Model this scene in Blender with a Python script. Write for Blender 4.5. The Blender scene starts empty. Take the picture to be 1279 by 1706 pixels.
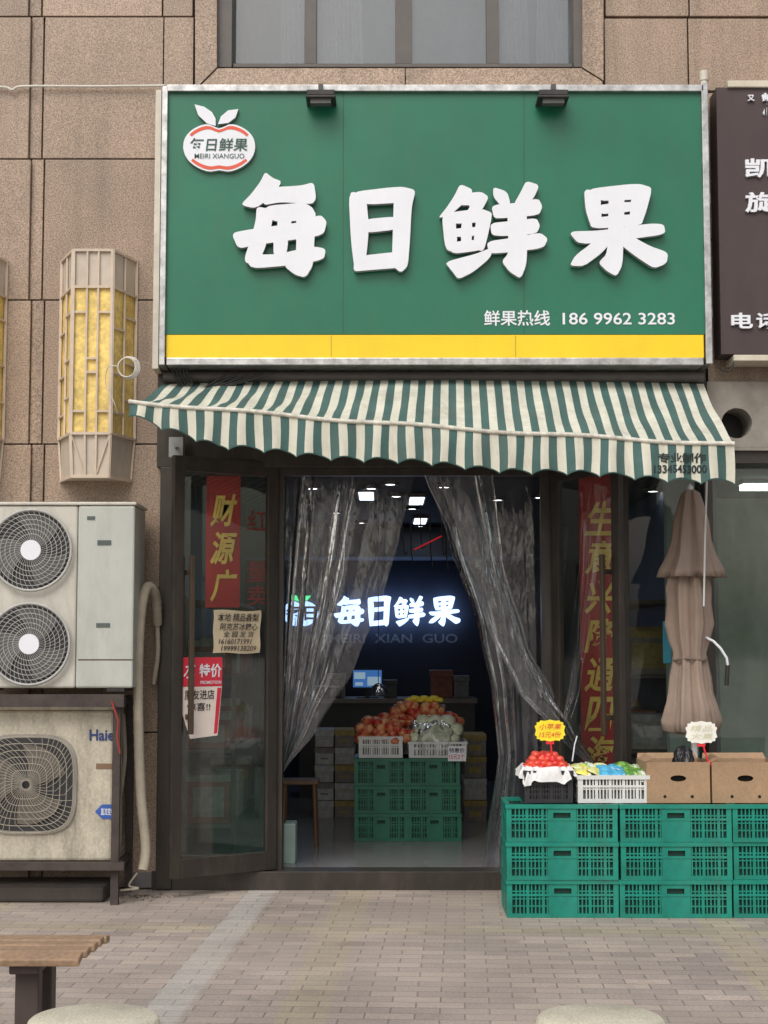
import bpy, bmesh, math, random
from mathutils import Vector, Matrix
random.seed(7)
F=2600.0; TILT=math.atan(222/F); CAMZ=1.47
ct,st=math.cos(TILT),math.sin(TILT)
SC=bpy.context.scene; COL=SC.collection
def W(px,py,Y):
    u=(px-639.5)/F; v=(853-py)/F
    dy=ct-v*st; dz=st+v*ct; k=Y/dy
    return (u*k,Y,CAMZ+dz*k)
def X_(px,Y,py=1000): return W(px,py,Y)[0]
def Z_(py,Y): return W(640,py,Y)[2]
ORI={}
# ------------------------------------------------------------- materials
MATS={}
def nt(m):
    m.use_nodes=True; return m.node_tree.nodes,m.node_tree.links
def mat(name,col,rough=.6,metal=0,nz=8,amt=.12,fine=0,fscale=250,bump=0,bscale=60,emit=None,es=0,dirt=0,alpha=1,spec=.5,sss=0):
    if name in MATS: return MATS[name]
    m=bpy.data.materials.new(name); N,L=nt(m); b=N['Principled BSDF']
    tc=N.new('ShaderNodeTexCoord')
    n=N.new('ShaderNodeTexNoise'); n.inputs['Scale'].default_value=nz; n.inputs['Detail'].default_value=6; n.inputs['Roughness'].default_value=.65
    L.new(tc.outputs['Object'],n.inputs['Vector'])
    r=N.new('ShaderNodeMapRange'); r.inputs[1].default_value=.3;r.inputs[2].default_value=.7;r.inputs[3].default_value=1-amt;r.inputs[4].default_value=1+amt
    L.new(n.outputs['Fac'],r.inputs[0])
    last=r.outputs[0]
    if fine:
        n2=N.new('ShaderNodeTexNoise'); n2.inputs['Scale'].default_value=fscale; n2.inputs['Detail'].default_value=3
        L.new(tc.outputs['Object'],n2.inputs['Vector'])
        r2=N.new('ShaderNodeMapRange'); r2.inputs[1].default_value=.35;r2.inputs[2].default_value=.65;r2.inputs[3].default_value=1-fine;r2.inputs[4].default_value=1+fine
        L.new(n2.outputs['Fac'],r2.inputs[0])
        mm=N.new('ShaderNodeMath');mm.operation='MULTIPLY';L.new(last,mm.inputs[0]);L.new(r2.outputs[0],mm.inputs[1]);last=mm.outputs[0]
    vm=N.new('ShaderNodeVectorMath');vm.operation='SCALE';vm.inputs[0].default_value=col[:3]
    L.new(last,vm.inputs['Scale'])
    out=vm.outputs[0]
    if dirt:
        n3=N.new('ShaderNodeTexNoise'); n3.inputs['Scale'].default_value=3.5; n3.inputs['Detail'].default_value=10; n3.inputs['Roughness'].default_value=.75
        mp=N.new('ShaderNodeMapping'); mp.inputs['Scale'].default_value=(1.6,1.6,.45)
        L.new(tc.outputs['Object'],mp.inputs[0]);L.new(mp.outputs[0],n3.inputs['Vector'])
        r3=N.new('ShaderNodeMapRange');r3.inputs[1].default_value=.48;r3.inputs[2].default_value=.75;r3.inputs[3].default_value=0;r3.inputs[4].default_value=dirt
        L.new(n3.outputs['Fac'],r3.inputs[0])
        mx=N.new('ShaderNodeMix');mx.data_type='RGBA';L.new(r3.outputs[0],mx.inputs['Factor']);L.new(out,mx.inputs['A']);mx.inputs['B'].default_value=(.13,.105,.08,1)
        out=mx.outputs['Result']
    L.new(out,b.inputs['Base Color'])
    b.inputs['Roughness'].default_value=rough; b.inputs['Metallic'].default_value=metal
    b.inputs['Specular IOR Level'].default_value=spec
    b.inputs['Alpha'].default_value=alpha
    if sss: b.inputs['Subsurface Weight'].default_value=sss; b.inputs['Subsurface Radius'].default_value=(.02,.02,.02)
    if bump:
        n4=N.new('ShaderNodeTexNoise');n4.inputs['Scale'].default_value=bscale;n4.inputs['Detail'].default_value=4;L.new(tc.outputs['Object'],n4.inputs['Vector'])
        bp=N.new('ShaderNodeBump');bp.inputs['Strength'].default_value=bump;bp.inputs['Distance'].default_value=.01
        L.new(n4.outputs['Fac'],bp.inputs['Height']);L.new(bp.outputs[0],b.inputs['Normal'])
    if emit:
        b.inputs['Emission Color'].default_value=(*emit,1);b.inputs['Emission Strength'].default_value=es
    MATS[name]=m; return m
def glass(name,tint=(.8,.85,.83),base=.03,k=1.0,rough=.03,haze=0,hazecol=(.6,.62,.6),wav=0,hs=2.2):
    if name in MATS: return MATS[name]
    m=bpy.data.materials.new(name);N,L=nt(m);N.remove(N['Principled BSDF']);o=N['Material Output']
    tr=N.new('ShaderNodeBsdfTransparent');tr.inputs[0].default_value=(*tint,1)
    gl=N.new('ShaderNodeBsdfGlossy');gl.inputs['Roughness'].default_value=rough
    fr=N.new('ShaderNodeFresnel');fr.inputs[0].default_value=1.45
    ma=N.new('ShaderNodeMath');ma.operation='MULTIPLY_ADD';ma.inputs[1].default_value=k;ma.inputs[2].default_value=base;L.new(fr.outputs[0],ma.inputs[0])
    mx=N.new('ShaderNodeMixShader');L.new(ma.outputs[0],mx.inputs[0]);L.new(tr.outputs[0],mx.inputs[1]);L.new(gl.outputs[0],mx.inputs[2])
    last=mx.outputs[0]
    tc=N.new('ShaderNodeTexCoord')
    if wav:
        n=N.new('ShaderNodeTexNoise');n.inputs['Scale'].default_value=wav;n.inputs['Detail'].default_value=3
        mp=N.new('ShaderNodeMapping');mp.inputs['Scale'].default_value=(3,1,.6);L.new(tc.outputs['Object'],mp.inputs[0]);L.new(mp.outputs[0],n.inputs['Vector'])
        bp=N.new('ShaderNodeBump');bp.inputs['Strength'].default_value=.7;bp.inputs['Distance'].default_value=.03;L.new(n.outputs['Fac'],bp.inputs['Height']);L.new(bp.outputs[0],gl.inputs['Normal'])
    if haze:
        d=N.new('ShaderNodeBsdfDiffuse');d.inputs[0].default_value=(*hazecol,1)
        tl=N.new('ShaderNodeBsdfTranslucent');tl.inputs[0].default_value=(*hazecol,1)
        md=N.new('ShaderNodeMixShader');md.inputs[0].default_value=.35;L.new(d.outputs[0],md.inputs[1]);L.new(tl.outputs[0],md.inputs[2])
        n=N.new('ShaderNodeTexNoise');n.inputs['Scale'].default_value=hs;n.inputs['Detail'].default_value=9;n.inputs['Roughness'].default_value=.6
        mp=N.new('ShaderNodeMapping');mp.inputs['Scale'].default_value=(2.5,1,.7);L.new(tc.outputs['Object'],mp.inputs[0]);L.new(mp.outputs[0],n.inputs['Vector'])
        r=N.new('ShaderNodeMapRange');r.inputs[1].default_value=.35;r.inputs[2].default_value=.75;r.inputs[3].default_value=haze*.35;r.inputs[4].default_value=haze*1.6
        L.new(n.outputs['Fac'],r.inputs[0])
        m2=N.new('ShaderNodeMixShader');L.new(r.outputs[0],m2.inputs[0]);L.new(last,m2.inputs[1]);L.new(md.outputs[0],m2.inputs[2]);last=m2.outputs[0]
    L.new(last,o.inputs[0]);MATS[name]=m;return m
def emis(name,col,s):
    if name in MATS:return MATS[name]
    m=bpy.data.materials.new(name);N,L=nt(m);N.remove(N['Principled BSDF'])
    e=N.new('ShaderNodeEmission');e.inputs[0].default_value=(*col,1);e.inputs[1].default_value=s;L.new(e.outputs[0],N['Material Output'].inputs[0]);MATS[name]=m;return m
# ------------------------------------------------------------- mesh builder
class MB:
    def __init__(s,M=None): s.v=[];s.f=[];s.m=[];s.s=[];s.M=M
    def add(s,vs,fs,mi=0,sm=False):
        o=len(s.v)
        for v in vs:
            v=Vector(v)
            if s.M is not None: v=s.M@v
            s.v.append(v)
        for f in fs: s.f.append([o+i for i in f]);s.m.append(mi);s.s.append(sm)
        return s
    def box(s,x0,x1,y0,y1,z0,z1,mi=0):
        v=[(x0,y0,z0),(x1,y0,z0),(x1,y1,z0),(x0,y1,z0),(x0,y0,z1),(x1,y0,z1),(x1,y1,z1),(x0,y1,z1)]
        return s.add(v,[(0,3,2,1),(4,5,6,7),(0,1,5,4),(1,2,6,5),(2,3,7,6),(3,0,4,7)],mi)
    def pbox(s,px0,px1,py0,py1,Y0,Y1,mi=0):
        a=W(px0,py0,Y0);b=W(px1,py1,Y0);xm=W(px1,(py0+py1)/2,Y0)[0];xa=W(px0,(py0+py1)/2,Y0)[0]
        return s.box(xa,xm,Y0,Y1,b[2],a[2],mi)
    def pquad(s,px0,px1,py0,py1,Y):
        a=W(px0,py0,Y);b=W(px1,py1,Y);xm=W(px1,(py0+py1)/2,Y)[0];xa=W(px0,(py0+py1)/2,Y)[0]
        return s.add([(xa,Y,b[2]),(xm,Y,b[2]),(xm,Y,a[2]),(xa,Y,a[2])],[(0,1,2,3)])
    def cyl(s,p0,p1,r,seg=16,mi=0,r2=None,caps=True,sm=True):
        p0=Vector(p0);p1=Vector(p1);d=(p1-p0).normalized();a=d.orthogonal().normalized();b=d.cross(a);r2=r if r2 is None else r2
        v=[];
        for i in range(seg):
            t=2*math.pi*i/seg;q=a*math.cos(t)+b*math.sin(t);v.append(p0+q*r);v.append(p1+q*r2)
        s.add(v,[(2*i,2*((i+1)%seg),2*((i+1)%seg)+1,2*i+1) for i in range(seg)],mi,sm)
        if caps:
            s.add([v[2*i] for i in range(seg)],[tuple(range(seg))],mi);s.add([v[2*i+1] for i in range(seg)],[tuple(range(seg))],mi)
        return s
    def tube(s,pts,r,seg=8,mi=0,closed=False):
        P=[Vector(p) for p in pts];n=len(P);v=[];prev=None
        for i,p in enumerate(P):
            if closed: d=P[(i+1)%n]-P[i-1]
            else: d=P[min(i+1,n-1)]-P[max(i-1,0)]
            d.normalize()
            if prev is None: a=d.orthogonal().normalized()
            else:
                a=prev-d*prev.dot(d);a.normalize()
            prev=a;b=d.cross(a)
            for k in range(seg):
                t=2*math.pi*k/seg;v.append(p+(a*math.cos(t)+b*math.sin(t))*r)
        f=[]
        for i in range(n if closed else n-1):
            j=(i+1)%n
            for k in range(seg):
                f.append((i*seg+k,i*seg+(k+1)%seg,j*seg+(k+1)%seg,j*seg+k))
        s.add(v,f,mi,True)
        if not closed: s.add(v[:seg],[tuple(range(seg))],mi);s.add(v[-seg:],[tuple(range(seg))],mi)
        return s
    def lathe(s,prof,c,seg=24,mi=0,fn=None):
        v=[]
        for (r,z) in prof:
            for k in range(seg):
                t=2*math.pi*k/seg;rr=r*(fn(t,z) if fn else 1)
                v.append((c[0]+rr*math.cos(t),c[1]+rr*math.sin(t),c[2]+z))
        f=[(i*seg+k,i*seg+(k+1)%seg,(i+1)*seg+(k+1)%seg,(i+1)*seg+k) for i in range(len(prof)-1) for k in range(seg)]
        s.add(v,f,mi,True)
        if prof[0][0]>1e-4:s.add(v[:seg],[tuple(range(seg))],mi)
        if prof[-1][0]>1e-4:s.add(v[-seg:],[tuple(range(seg))],mi)
        return s
    def prism(s,P,Y0,Y1,mi=0,ms=None):
        n=len(P);ms=mi if ms is None else ms
        s.add([(x,Y0,z) for x,z in P],[tuple(range(n))],mi)
        if Y1!=Y0:
            s.add([(x,Y1,z) for x,z in P],[tuple(range(n))],ms)
            s.add([(x,Y0,z) for x,z in P]+[(x,Y1,z) for x,z in P],[(i,(i+1)%n,n+(i+1)%n,n+i) for i in range(n)],ms)
        return s
    def grid(s,fn,nu,nv,mi=0,sm=True,mf=None):
        v=[fn(i/nu,j/nv) for j in range(nv+1) for i in range(nu+1)]
        o=len(s.v)
        s.add(v,[],0)
        for j in range(nv):
            for i in range(nu):
                a=o+j*(nu+1)+i;s.f.append([a,a+1,a+nu+2,a+nu+1]);s.m.append(mf(i,j) if mf else mi);s.s.append(sm)
        return s
    def obj(s,name,mats,parent=None,loc=None,bevel=0,recalc=True,label=None):
        if parent is not None: o0=ORI[parent.name]
        elif loc is not None: o0=Vector(loc)
        else:
            xs=[v.x for v in s.v];ys=[v.y for v in s.v];zs=[v.z for v in s.v]
            o0=Vector(((min(xs)+max(xs))/2,(min(ys)+max(ys))/2,min(zs)))
        me=bpy.data.meshes.new(name);me.from_pydata([tuple(v-o0) for v in s.v],[],s.f)
        me.polygons.foreach_set('material_index',s.m);me.polygons.foreach_set('use_smooth',s.s)
        for m in (mats if isinstance(mats,(list,tuple)) else [mats]): me.materials.append(m)
        if recalc:
            b=bmesh.new();b.from_mesh(me)
            bmesh.ops.recalc_face_normals(b,faces=b.faces);b.to_mesh(me);b.free()
        me.update()
        ob=bpy.data.objects.new(name,me);COL.objects.link(ob)
        if parent is not None: ob.parent=parent
        else: ob.location=o0
        ORI[ob.name]=o0
        if bevel:
            md=ob.modifiers.new('bevel','BEVEL');md.width=bevel;md.segments=2;md.limit_method='ANGLE';md.angle_limit=.6
        if label: ob['label']=label
        return ob
def thing(name,loc,label,cat,group=None):
    e=bpy.data.objects.new(name,None);COL.objects.link(e);e.location=loc;e.empty_display_size=.1
    ORI[e.name]=Vector(loc);tag(e,label,cat,group);return e
def tag(o,label,cat,group=None):
    o['label']=label;o['category']=cat
    if group:o['group']=group
    return o
def clone(root,loc,rz=0,label=None):
    def cp(o,par):
        c=o.copy();COL.objects.link(c)
        if par is not None: c.parent=par
        for k in list(o.children): cp(k,c)
        return c
    r=cp(root,None);r.location=loc;r.rotation_euler[2]=rz
    if label:r['label']=label
    return r
# ------------------------------------------------------------- text
def glyphs(sx,bold=0,shear=0):
    cu=bpy.data.curves.new('t','FONT');cu.body=sx;cu.offset=bold;cu.resolution_u=3;cu.shear=shear
    ob=bpy.data.objects.new('t',cu);COL.objects.link(ob);dg=bpy.context.evaluated_depsgraph_get();dg.update()
    me=bpy.data.meshes.new_from_object(ob.evaluated_get(dg))
    v=[tuple(q.co) for q in me.vertices];f=[tuple(p.vertices) for p in me.polygons]
    bpy.data.objects.remove(ob);bpy.data.meshes.remove(me);bpy.data.curves.remove(cu)
    return v,f
def text(mb,sx,x0,x1,z0,z1,Y,mi=0,bold=0,thick=0,shear=0):
    v,f=glyphs(sx,bold,shear)
    if not v:return
    a=min(q[0] for q in v);b=max(q[0] for q in v);c=min(q[1] for q in v);d=max(q[1] for q in v)
    def mp(q,y): return (x0+(q[0]-a)/(b-a)*(x1-x0),y,z0+(q[1]-c)/max(d-c,1e-6)*(z1-z0))
    mb.add([mp(q,Y) for q in v],f,mi)
    if thick:
        from collections import Counter
        ec=Counter()
        for p in f:
            for i in range(len(p)): ec[tuple(sorted((p[i],p[(i+1)%len(p)])))]+=1
        n=len(v)
        mb.add([mp(q,Y) for q in v]+[mp(q,Y+thick) for q in v],[(a_,b_,b_+n,a_+n) for (a_,b_),k in ec.items() if k==1],mi)
def ptext(mb,sx,px0,px1,py0,py1,Y,**k):
    x0=W(px0,(py0+py1)/2,Y)[0];x1=W(px1,(py0+py1)/2,Y)[0]
    text(mb,sx,x0,x1,Z_(py1,Y),Z_(py0,Y),Y,**k)
# ------------------------------------------------------------- colours
granite=mat('granite',(.355,.262,.195),.36,nz=2.5,amt=.10,fine=.42,fscale=120,dirt=.30)
N=granite.node_tree.nodes;L=granite.node_tree.links;b=N['Principled BSDF'];src=b.inputs['Base Color'].links[0].from_socket
g=N.new('ShaderNodeNewGeometry');r=N.new('ShaderNodeMapRange');r.inputs[3].default_value=.84;r.inputs[4].default_value=1.12;L.new(g.outputs['Random Per Island'],r.inputs[0])
vm=N.new('ShaderNodeVectorMath');vm.operation='SCALE';L.new(src,vm.inputs[0]);L.new(r.outputs[0],vm.inputs['Scale'])
tc=N.new('ShaderNodeTexCoord');mp=N.new('ShaderNodeMapping');mp.inputs['Scale'].default_value=(9,9,.5);L.new(tc.outputs['Object'],mp.inputs[0])
n=N.new('ShaderNodeTexNoise');n.inputs['Scale'].default_value=1;n.inputs['Detail'].default_value=5;L.new(mp.outputs[0],n.inputs['Vector'])
r=N.new('ShaderNodeMapRange');r.inputs[1].default_value=.5;r.inputs[2].default_value=.8;r.inputs[3].default_value=1;r.inputs[4].default_value=.72;L.new(n.outputs['Fac'],r.inputs[0])
vm2=N.new('ShaderNodeVectorMath');vm2.operation='SCALE';L.new(vm.outputs[0],vm2.inputs[0]);L.new(r.outputs[0],vm2.inputs['Scale']);L.new(vm2.outputs[0],b.inputs['Base Color'])
joint=mat('joint_mortar',(.10,.075,.055),.9)
bronze=mat('dark_bronze',(.045,.038,.033),.4,metal=.3,dirt=.5)
greyframe=mat('window_frame_grey',(.11,.10,.095),.5,dirt=.3)
signgreen=mat('sign_green',(.013,.155,.088),.30,nz=1.2,amt=.14,dirt=.12)
yellow=mat('sign_yellow',(.88,.62,.012),.45,nz=2,amt=.05,dirt=.06)
chrome=mat('worn_steel',(.50,.50,.50),.33,metal=.8,nz=14,amt=.4,dirt=.5)
whitep=mat('white_acrylic',(.78,.80,.86),.4,nz=3,amt=.04,dirt=.06)
greyside=mat('grey_letter_side',(.36,.37,.37),.5,amt=.1)
black=mat('black_metal',(.02,.02,.02),.5,dirt=.3)
clear=glass('door_glass',(.80,.86,.83),base=.035,k=1.0,haze=.035,hazecol=(.45,.52,.47))
upglass=glass('upper_glass',(.50,.55,.58),base=.17,k=1.3,haze=.20,hazecol=(.46,.52,.57))
pvc=glass('clear_vinyl',(.93,.94,.96),base=.06,k=1.1,rough=.10,haze=.080,hazecol=(.66,.68,.78),wav=6)
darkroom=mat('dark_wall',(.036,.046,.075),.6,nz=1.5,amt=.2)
redpaper=mat('red_paper',(.42,.02,.018),.55,nz=4,amt=.25,dirt=.3)
gold=mat('gold_ink',(.80,.55,.12),.45,amt=.25)
# ------------------------------------------------------------- ground
pm=bpy.data.materials.new('pavers');N,L=nt(pm);b=N['Principled BSDF']
tc=N.new('ShaderNodeTexCoord');mp=N.new('ShaderNodeMapping');mp.inputs['Rotation'].default_value=(0,0,math.radians(2.9));L.new(tc.outputs['Object'],mp.inputs[0])
def brick(c1,c2,mo,bias=0,bw=.2,rh=.1):
    br=N.new('ShaderNodeTexBrick');br.inputs['Scale'].default_value=1;br.inputs['Brick Width'].default_value=bw;br.inputs['Row Height'].default_value=rh;br.inputs['Mortar Size'].default_value=.0045;br.inputs['Mortar Smooth'].default_value=.6
    br.inputs['Color1'].default_value=(*c1,1);br.inputs['Color2'].default_value=(*c2,1);br.inputs['Mortar'].default_value=(*mo,1);br.inputs['Bias'].default_value=bias
    L.new(mp.outputs[0],br.inputs['Vector']);return br
b1=brick((.45,.375,.325),(.32,.275,.25),(.21,.18,.155))
b2=brick((.46,.40,.265),(.37,.32,.22),(.22,.19,.14))
b3=brick((.49,.48,.45),(.43,.42,.395),(.32,.30,.275))
sx=N.new('ShaderNodeSeparateXYZ');L.new(mp.outputs[0],sx.inputs[0])
def math_(op,a,b_=None,c=None):
    n=N.new('ShaderNodeMath');n.operation=op
    for i,q in enumerate((a,b_,c)):
        if q is None:continue
        if isinstance(q,(int,float)):n.inputs[i].default_value=q
        else:L.new(q,n.inputs[i])
    return n.outputs[0]
def band(coord,c0,half,soft=.01):
    d=math_('ABSOLUTE',math_('SUBTRACT',coord,c0))
    mr=N.new('ShaderNodeMapRange');mr.inputs[1].default_value=half-soft;mr.inputs[2].default_value=half+soft;mr.inputs[3].default_value=1;mr.inputs[4].default_value=0;L.new(d,mr.inputs[0]);return mr.outputs[0]
per=math_('PINGPONG',math_('ADD',sx.outputs[0],10.65),1.0)
yb=math_('MAXIMUM',band(per,0,.10),band(sx.outputs[1],8.25,.10))
nz=N.new('ShaderNodeTexNoise');nz.inputs['Scale'].default_value=1.3;nz.inputs['Detail'].default_value=7;L.new(tc.outputs['Object'],nz.inputs['Vector'])
def mix(f,a,bb):
    m=N.new('ShaderNodeMix');m.data_type='RGBA';
    if isinstance(f,(int,float)):m.inputs['Factor'].default_value=f
    else:L.new(f,m.inputs['Factor'])
    for q,k in((a,'A'),(bb,'B')):
        if isinstance(q,tuple):m.inputs[k].default_value=(*q,1)
        else:L.new(q,m.inputs[k])
    return m.outputs['Result']
c=mix(math_('MULTIPLY',yb,.6),b1.outputs[0],b2.outputs[0])
c=mix(math_('MULTIPLY',band(sx.outputs[0],-1.214,.085),.8),c,b3.outputs[0])
mr=N.new('ShaderNodeMapRange');mr.inputs[1].default_value=.3;mr.inputs[2].default_value=.7;mr.inputs[3].default_value=.76;mr.inputs[4].default_value=1.16;L.new(nz.outputs['Fac'],mr.inputs[0])
n2=N.new('ShaderNodeTexNoise');n2.inputs['Scale'].default_value=70;n2.inputs['Detail'].default_value=4;L.new(tc.outputs['Object'],n2.inputs['Vector'])
mr2=N.new('ShaderNodeMapRange');mr2.inputs[1].default_value=.3;mr2.inputs[2].default_value=.7;mr2.inputs[3].default_value=.80;mr2.inputs[4].default_value=1.16;L.new(n2.outputs['Fac'],mr2.inputs[0])
vs=N.new('ShaderNodeVectorMath');vs.operation='SCALE';L.new(c,vs.inputs[0]);L.new(math_('MULTIPLY',mr.outputs[0],mr2.outputs[0]),vs.inputs['Scale'])
n5=N.new('ShaderNodeTexNoise');n5.inputs['Scale'].default_value=4;n5.inputs['Detail'].default_value=5;L.new(tc.outputs['Object'],n5.inputs['Vector'])
mr5=N.new('ShaderNodeMapRange');mr5.inputs[1].default_value=.60;mr5.inputs[2].default_value=.75;mr5.inputs[3].default_value=0;mr5.inputs[4].default_value=.5;L.new(n5.outputs['Fac'],mr5.inputs[0])
c=mix(mr5.outputs[0],vs.outputs[0],(.14,.115,.095))
# a patch of dust covering the joints
n6=N.new('ShaderNodeTexNoise');n6.inputs['Scale'].default_value=.9;n6.inputs['Detail'].default_value=6;L.new(tc.outputs['Object'],n6.inputs['Vector'])
mr6=N.new('ShaderNodeMapRange');mr6.inputs[1].default_value=.42;mr6.inputs[2].default_value=.7;mr6.inputs[3].default_value=.05;mr6.inputs[4].default_value=.5;L.new(n6.outputs['Fac'],mr6.inputs[0])
c=mix(mr6.outputs[0],c,(.36,.31,.26))
L.new(c,b.inputs['Base Color']);b.inputs['Roughness'].default_value=.8
bp=N.new('ShaderNodeBump');bp.inputs['Strength'].default_value=.5;bp.inputs['Distance'].default_value=.005;L.new(b1.outputs['Fac'],bp.inputs['Height']);bp.invert=True;L.new(bp.outputs[0],b.inputs['Normal'])
o=MB().add([(-150,-150,0),(150,-150,0),(150,150,0),(-150,150,0)],[(0,1,2,3)]).obj('pavement',pm,loc=(0,0,0));o['kind']='structure';o['label']='grey and pinkish brick paved forecourt with pale strip'
# ------------------------------------------------------------- building
YF=9.6
bld=thing('shop_building',(0,12,0),'tan granite-clad building with a glazed ground floor shop','building')
mb=MB()
def gp(px0,px1,py0,py1,Y=YF,d=.05):
    g_=1.2;q=random.uniform(-.002,.002)
    mb.pbox(px0+g_,px1-g_,py0+g_,py1-g_,Y+q,Y+d)
rows=[-420,-210,28,265,500,740,980,1220,1479]
for r0,r1 in zip(rows[:-1],rows[1:]):
    for a,b_ in((-900,-680),(-680,-440),(-440,-205),(-205,50)): gp(a,b_,r0,r1)
    gp(50,72,r0,r1,YF+.03,.02)
    gp(72,272,r0,r1)
for r0,r1 in((-420,-210),(-210,28),(28,152),(152,400)):
    gp(272,323,r0,r1);gp(1006,1146,r0+2,r1);gp(1146,1400,r0+2,r1);gp(1400,1650,r0+2,r1)
gp(1176,1650,400,640)
gp(323,664,152,300);gp(664,1006,152,300)
def pprism(P,Y0,Y1,mi=0,ms=None,m=None):
    (m or mb).prism([(W(x,y,Y0)[0],W(x,y,Y0)[2]) for x,y in P],Y0,Y1,mi,ms)
pprism([(325,-420),(361,-420),(361,112),(325,148)],YF-.03,YF+.05)
pprism([(970,-420),(1005,-420),(1005,134),(970,112)],YF-.03,YF+.05)
pprism([(327,150),(363,114),(674,114),(674,150)],YF-.03,YF+.05)
pprism([(676,150),(676,114),(968,114),(1003,136),(1003,150)],YF-.03,YF+.05)
mb.obj('granite_cladding',granite,bld,bevel=.003)
mb=MB()
Yb=YF+.05
def bk(px0,px1,py0,py1): mb.pbox(px0,px1,py0,py1,Yb,Yb+.2)
bk(-900,262,-420,1482);bk(262,362,-420,600);bk(362,969,113,600);bk(969,1650,-420,600)
mb.obj('backing_wall',joint,bld)
mb=MB()
mb.pbox(262,1177,600,778,9.56,9.82)
mb.pbox(263,289,778,1481,9.54,9.84)
mb.pbox(1177,1191,640,1481,9.55,9.84)
mb.obj('dark_fascia',bronze,bld,bevel=.003)
mb=MB();Yc=9.52
hx,hz=W(1227,705,Yc)[0],W(1227,705,Yc)[2];rr=.094
x0,x1=X_(1178,Yc,690),X_(1650,Yc,690);z0,z1=Z_(745,Yc),Z_(636,Yc)
def holed(mm,x0,x1,z0,z1,cx,cz,rx,rz,Y,depth,n=48):
    ang=sorted([2*math.pi*i/n for i in range(n)]+[math.atan2(z-cz,x-cx)%(2*math.pi) for x in(x0,x1) for z in(z0,z1)])
    vv=[];N_=len(ang)
    for t in ang:
        c_,s_=math.cos(t),math.sin(t);k=1e9
        if c_>1e-6:k=min(k,(x1-cx)/c_)
        if c_<-1e-6:k=min(k,(x0-cx)/c_)
        if s_>1e-6:k=min(k,(z1-cz)/s_)
        if s_<-1e-6:k=min(k,(z0-cz)/s_)
        e=1/math.sqrt((c_/rx)**2+(s_/rz)**2)
        vv+=[(cx+e*c_,Y,cz+e*s_),(cx+k*c_,Y,cz+k*s_),(cx+e*c_,Y+depth,cz+e*s_)]
    mm.add(vv,[(3*i,3*((i+1)%N_),3*((i+1)%N_)+1,3*i+1) for i in range(N_)]+[(3*i,3*((i+1)%N_),3*((i+1)%N_)+2,3*i+2) for i in range(N_)])
holed(mb,x0,x1,z0,z1,hx,hz,rr,rr,Yc,.25)
mb.box(x0,x1,Yc+.25,Yc+.3,z0,z1,1);mb.box(x0,x1,Yc+.001,Yc+.3,z0-.02,z0-.001)
mb.obj('concrete_lintel',[mat('concrete',(.27,.25,.22),.9,nz=6,amt=.25,fine=.15,dirt=.5),black],bld,recalc=True)
win=MB();Yw=9.8
win.pbox(363,388,-420,112,9.62,Yw);win.pbox(953,968,-420,112,9.62,Yw);win.pbox(388,953,106,112,9.64,Yw)
for a,b_ in((508,528),(658,686),(809,829)): win.pbox(a,b_,-420,106,9.72,Yw)
win.pbox(388,953,-175,-160,9.72,Yw)
wf=win.obj('upper_window',greyframe,bld,bevel=.002)
for a,b_ in((388,508),(528,658),(686,809),(829,953)): MB().pquad(a,b_,-420,106,9.76).obj('window_pane',upglass,wf,recalc=False)
def cur(a,b_,ph):
    xa,xb=X_(a,9.95,50),X_(b_,9.95,50)
    MB().grid(lambda u,v:(xa+(xb-xa)*u+.03*math.sin(v*4+ph),9.95+.03*math.sin(u*38+ph+v*2),3.9+3*v),60,8).obj('window_curtain',mat('grey_drape',(.66,.66,.70),.9),wf,recalc=False)
cur(462,515,0);cur(528,610,2);cur(830,880,1);cur(900,950,3)
MB().box(-1.6,1.6,10.3,10.35,3.3,6.9).box(-1.6,1.6,9.86,10.3,3.3,3.34).obj('window_interior',mat('pale_room',(.34,.38,.42),.9),wf)
MB().box(X_(-900,9.8),X_(1650,9.8),9.87,17,6.96,7.1).box(X_(-900,9.8)-.1,X_(-900,9.8),9.87,17,0,7.1).box(X_(1650,9.8),X_(1650,9.8)+.1,9.87,17,0,7.1).box(X_(-900,9.8),X_(1650,9.8),17,17.1,0,7.1).obj('building_shell',joint,bld)
FZ=.10
xl,xr=X_(262,9.85)+.01,X_(1181,9.85)
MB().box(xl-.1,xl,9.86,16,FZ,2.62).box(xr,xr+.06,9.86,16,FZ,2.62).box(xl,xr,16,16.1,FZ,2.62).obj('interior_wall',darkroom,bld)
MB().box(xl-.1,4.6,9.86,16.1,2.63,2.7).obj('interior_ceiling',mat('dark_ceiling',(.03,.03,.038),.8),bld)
MB().box(xl-.1,xr,9.6,16.1,.01,FZ).obj('shop_floor',mat('shop_floor_tile',(.22,.215,.22),.2,nz=3,amt=.15,dirt=.25),bld)
MB().box(xr+.07,4.6,12.2,12.3,FZ,2.62).box(4.55,4.62,9.86,12.2,FZ,2.62).obj('neighbour_interior_wall',mat('pale_green_wall',(.40,.46,.41),.8),bld)
MB().box(xr+.001,4.6,9.7,12.3,.01,FZ-.003).obj('neighbour_floor',mat('nfloor',(.25,.25,.23),.4),bld)
fr=MB();Y0,Y1=9.66,9.74
fr.pbox(289,1177,770,792,Y0,Y1)
fr.box(X_(262,9.66),X_(1191,9.66),9.56,9.76,0,.11)
for a,b_ in((452,471),(903,925),(1034,1050)): fr.pbox(a,b_,792,1452,Y0,Y1)
fr.pbox(289,452,1425,1452,Y0+.01,Y1);fr.pbox(925,1034,1425,1452,Y0+.01,Y1);fr.pbox(1050,1177,1425,1452,Y0+.01,Y1)
fr.pbox(1168,1177,792,1425,Y0,Y1)
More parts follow.
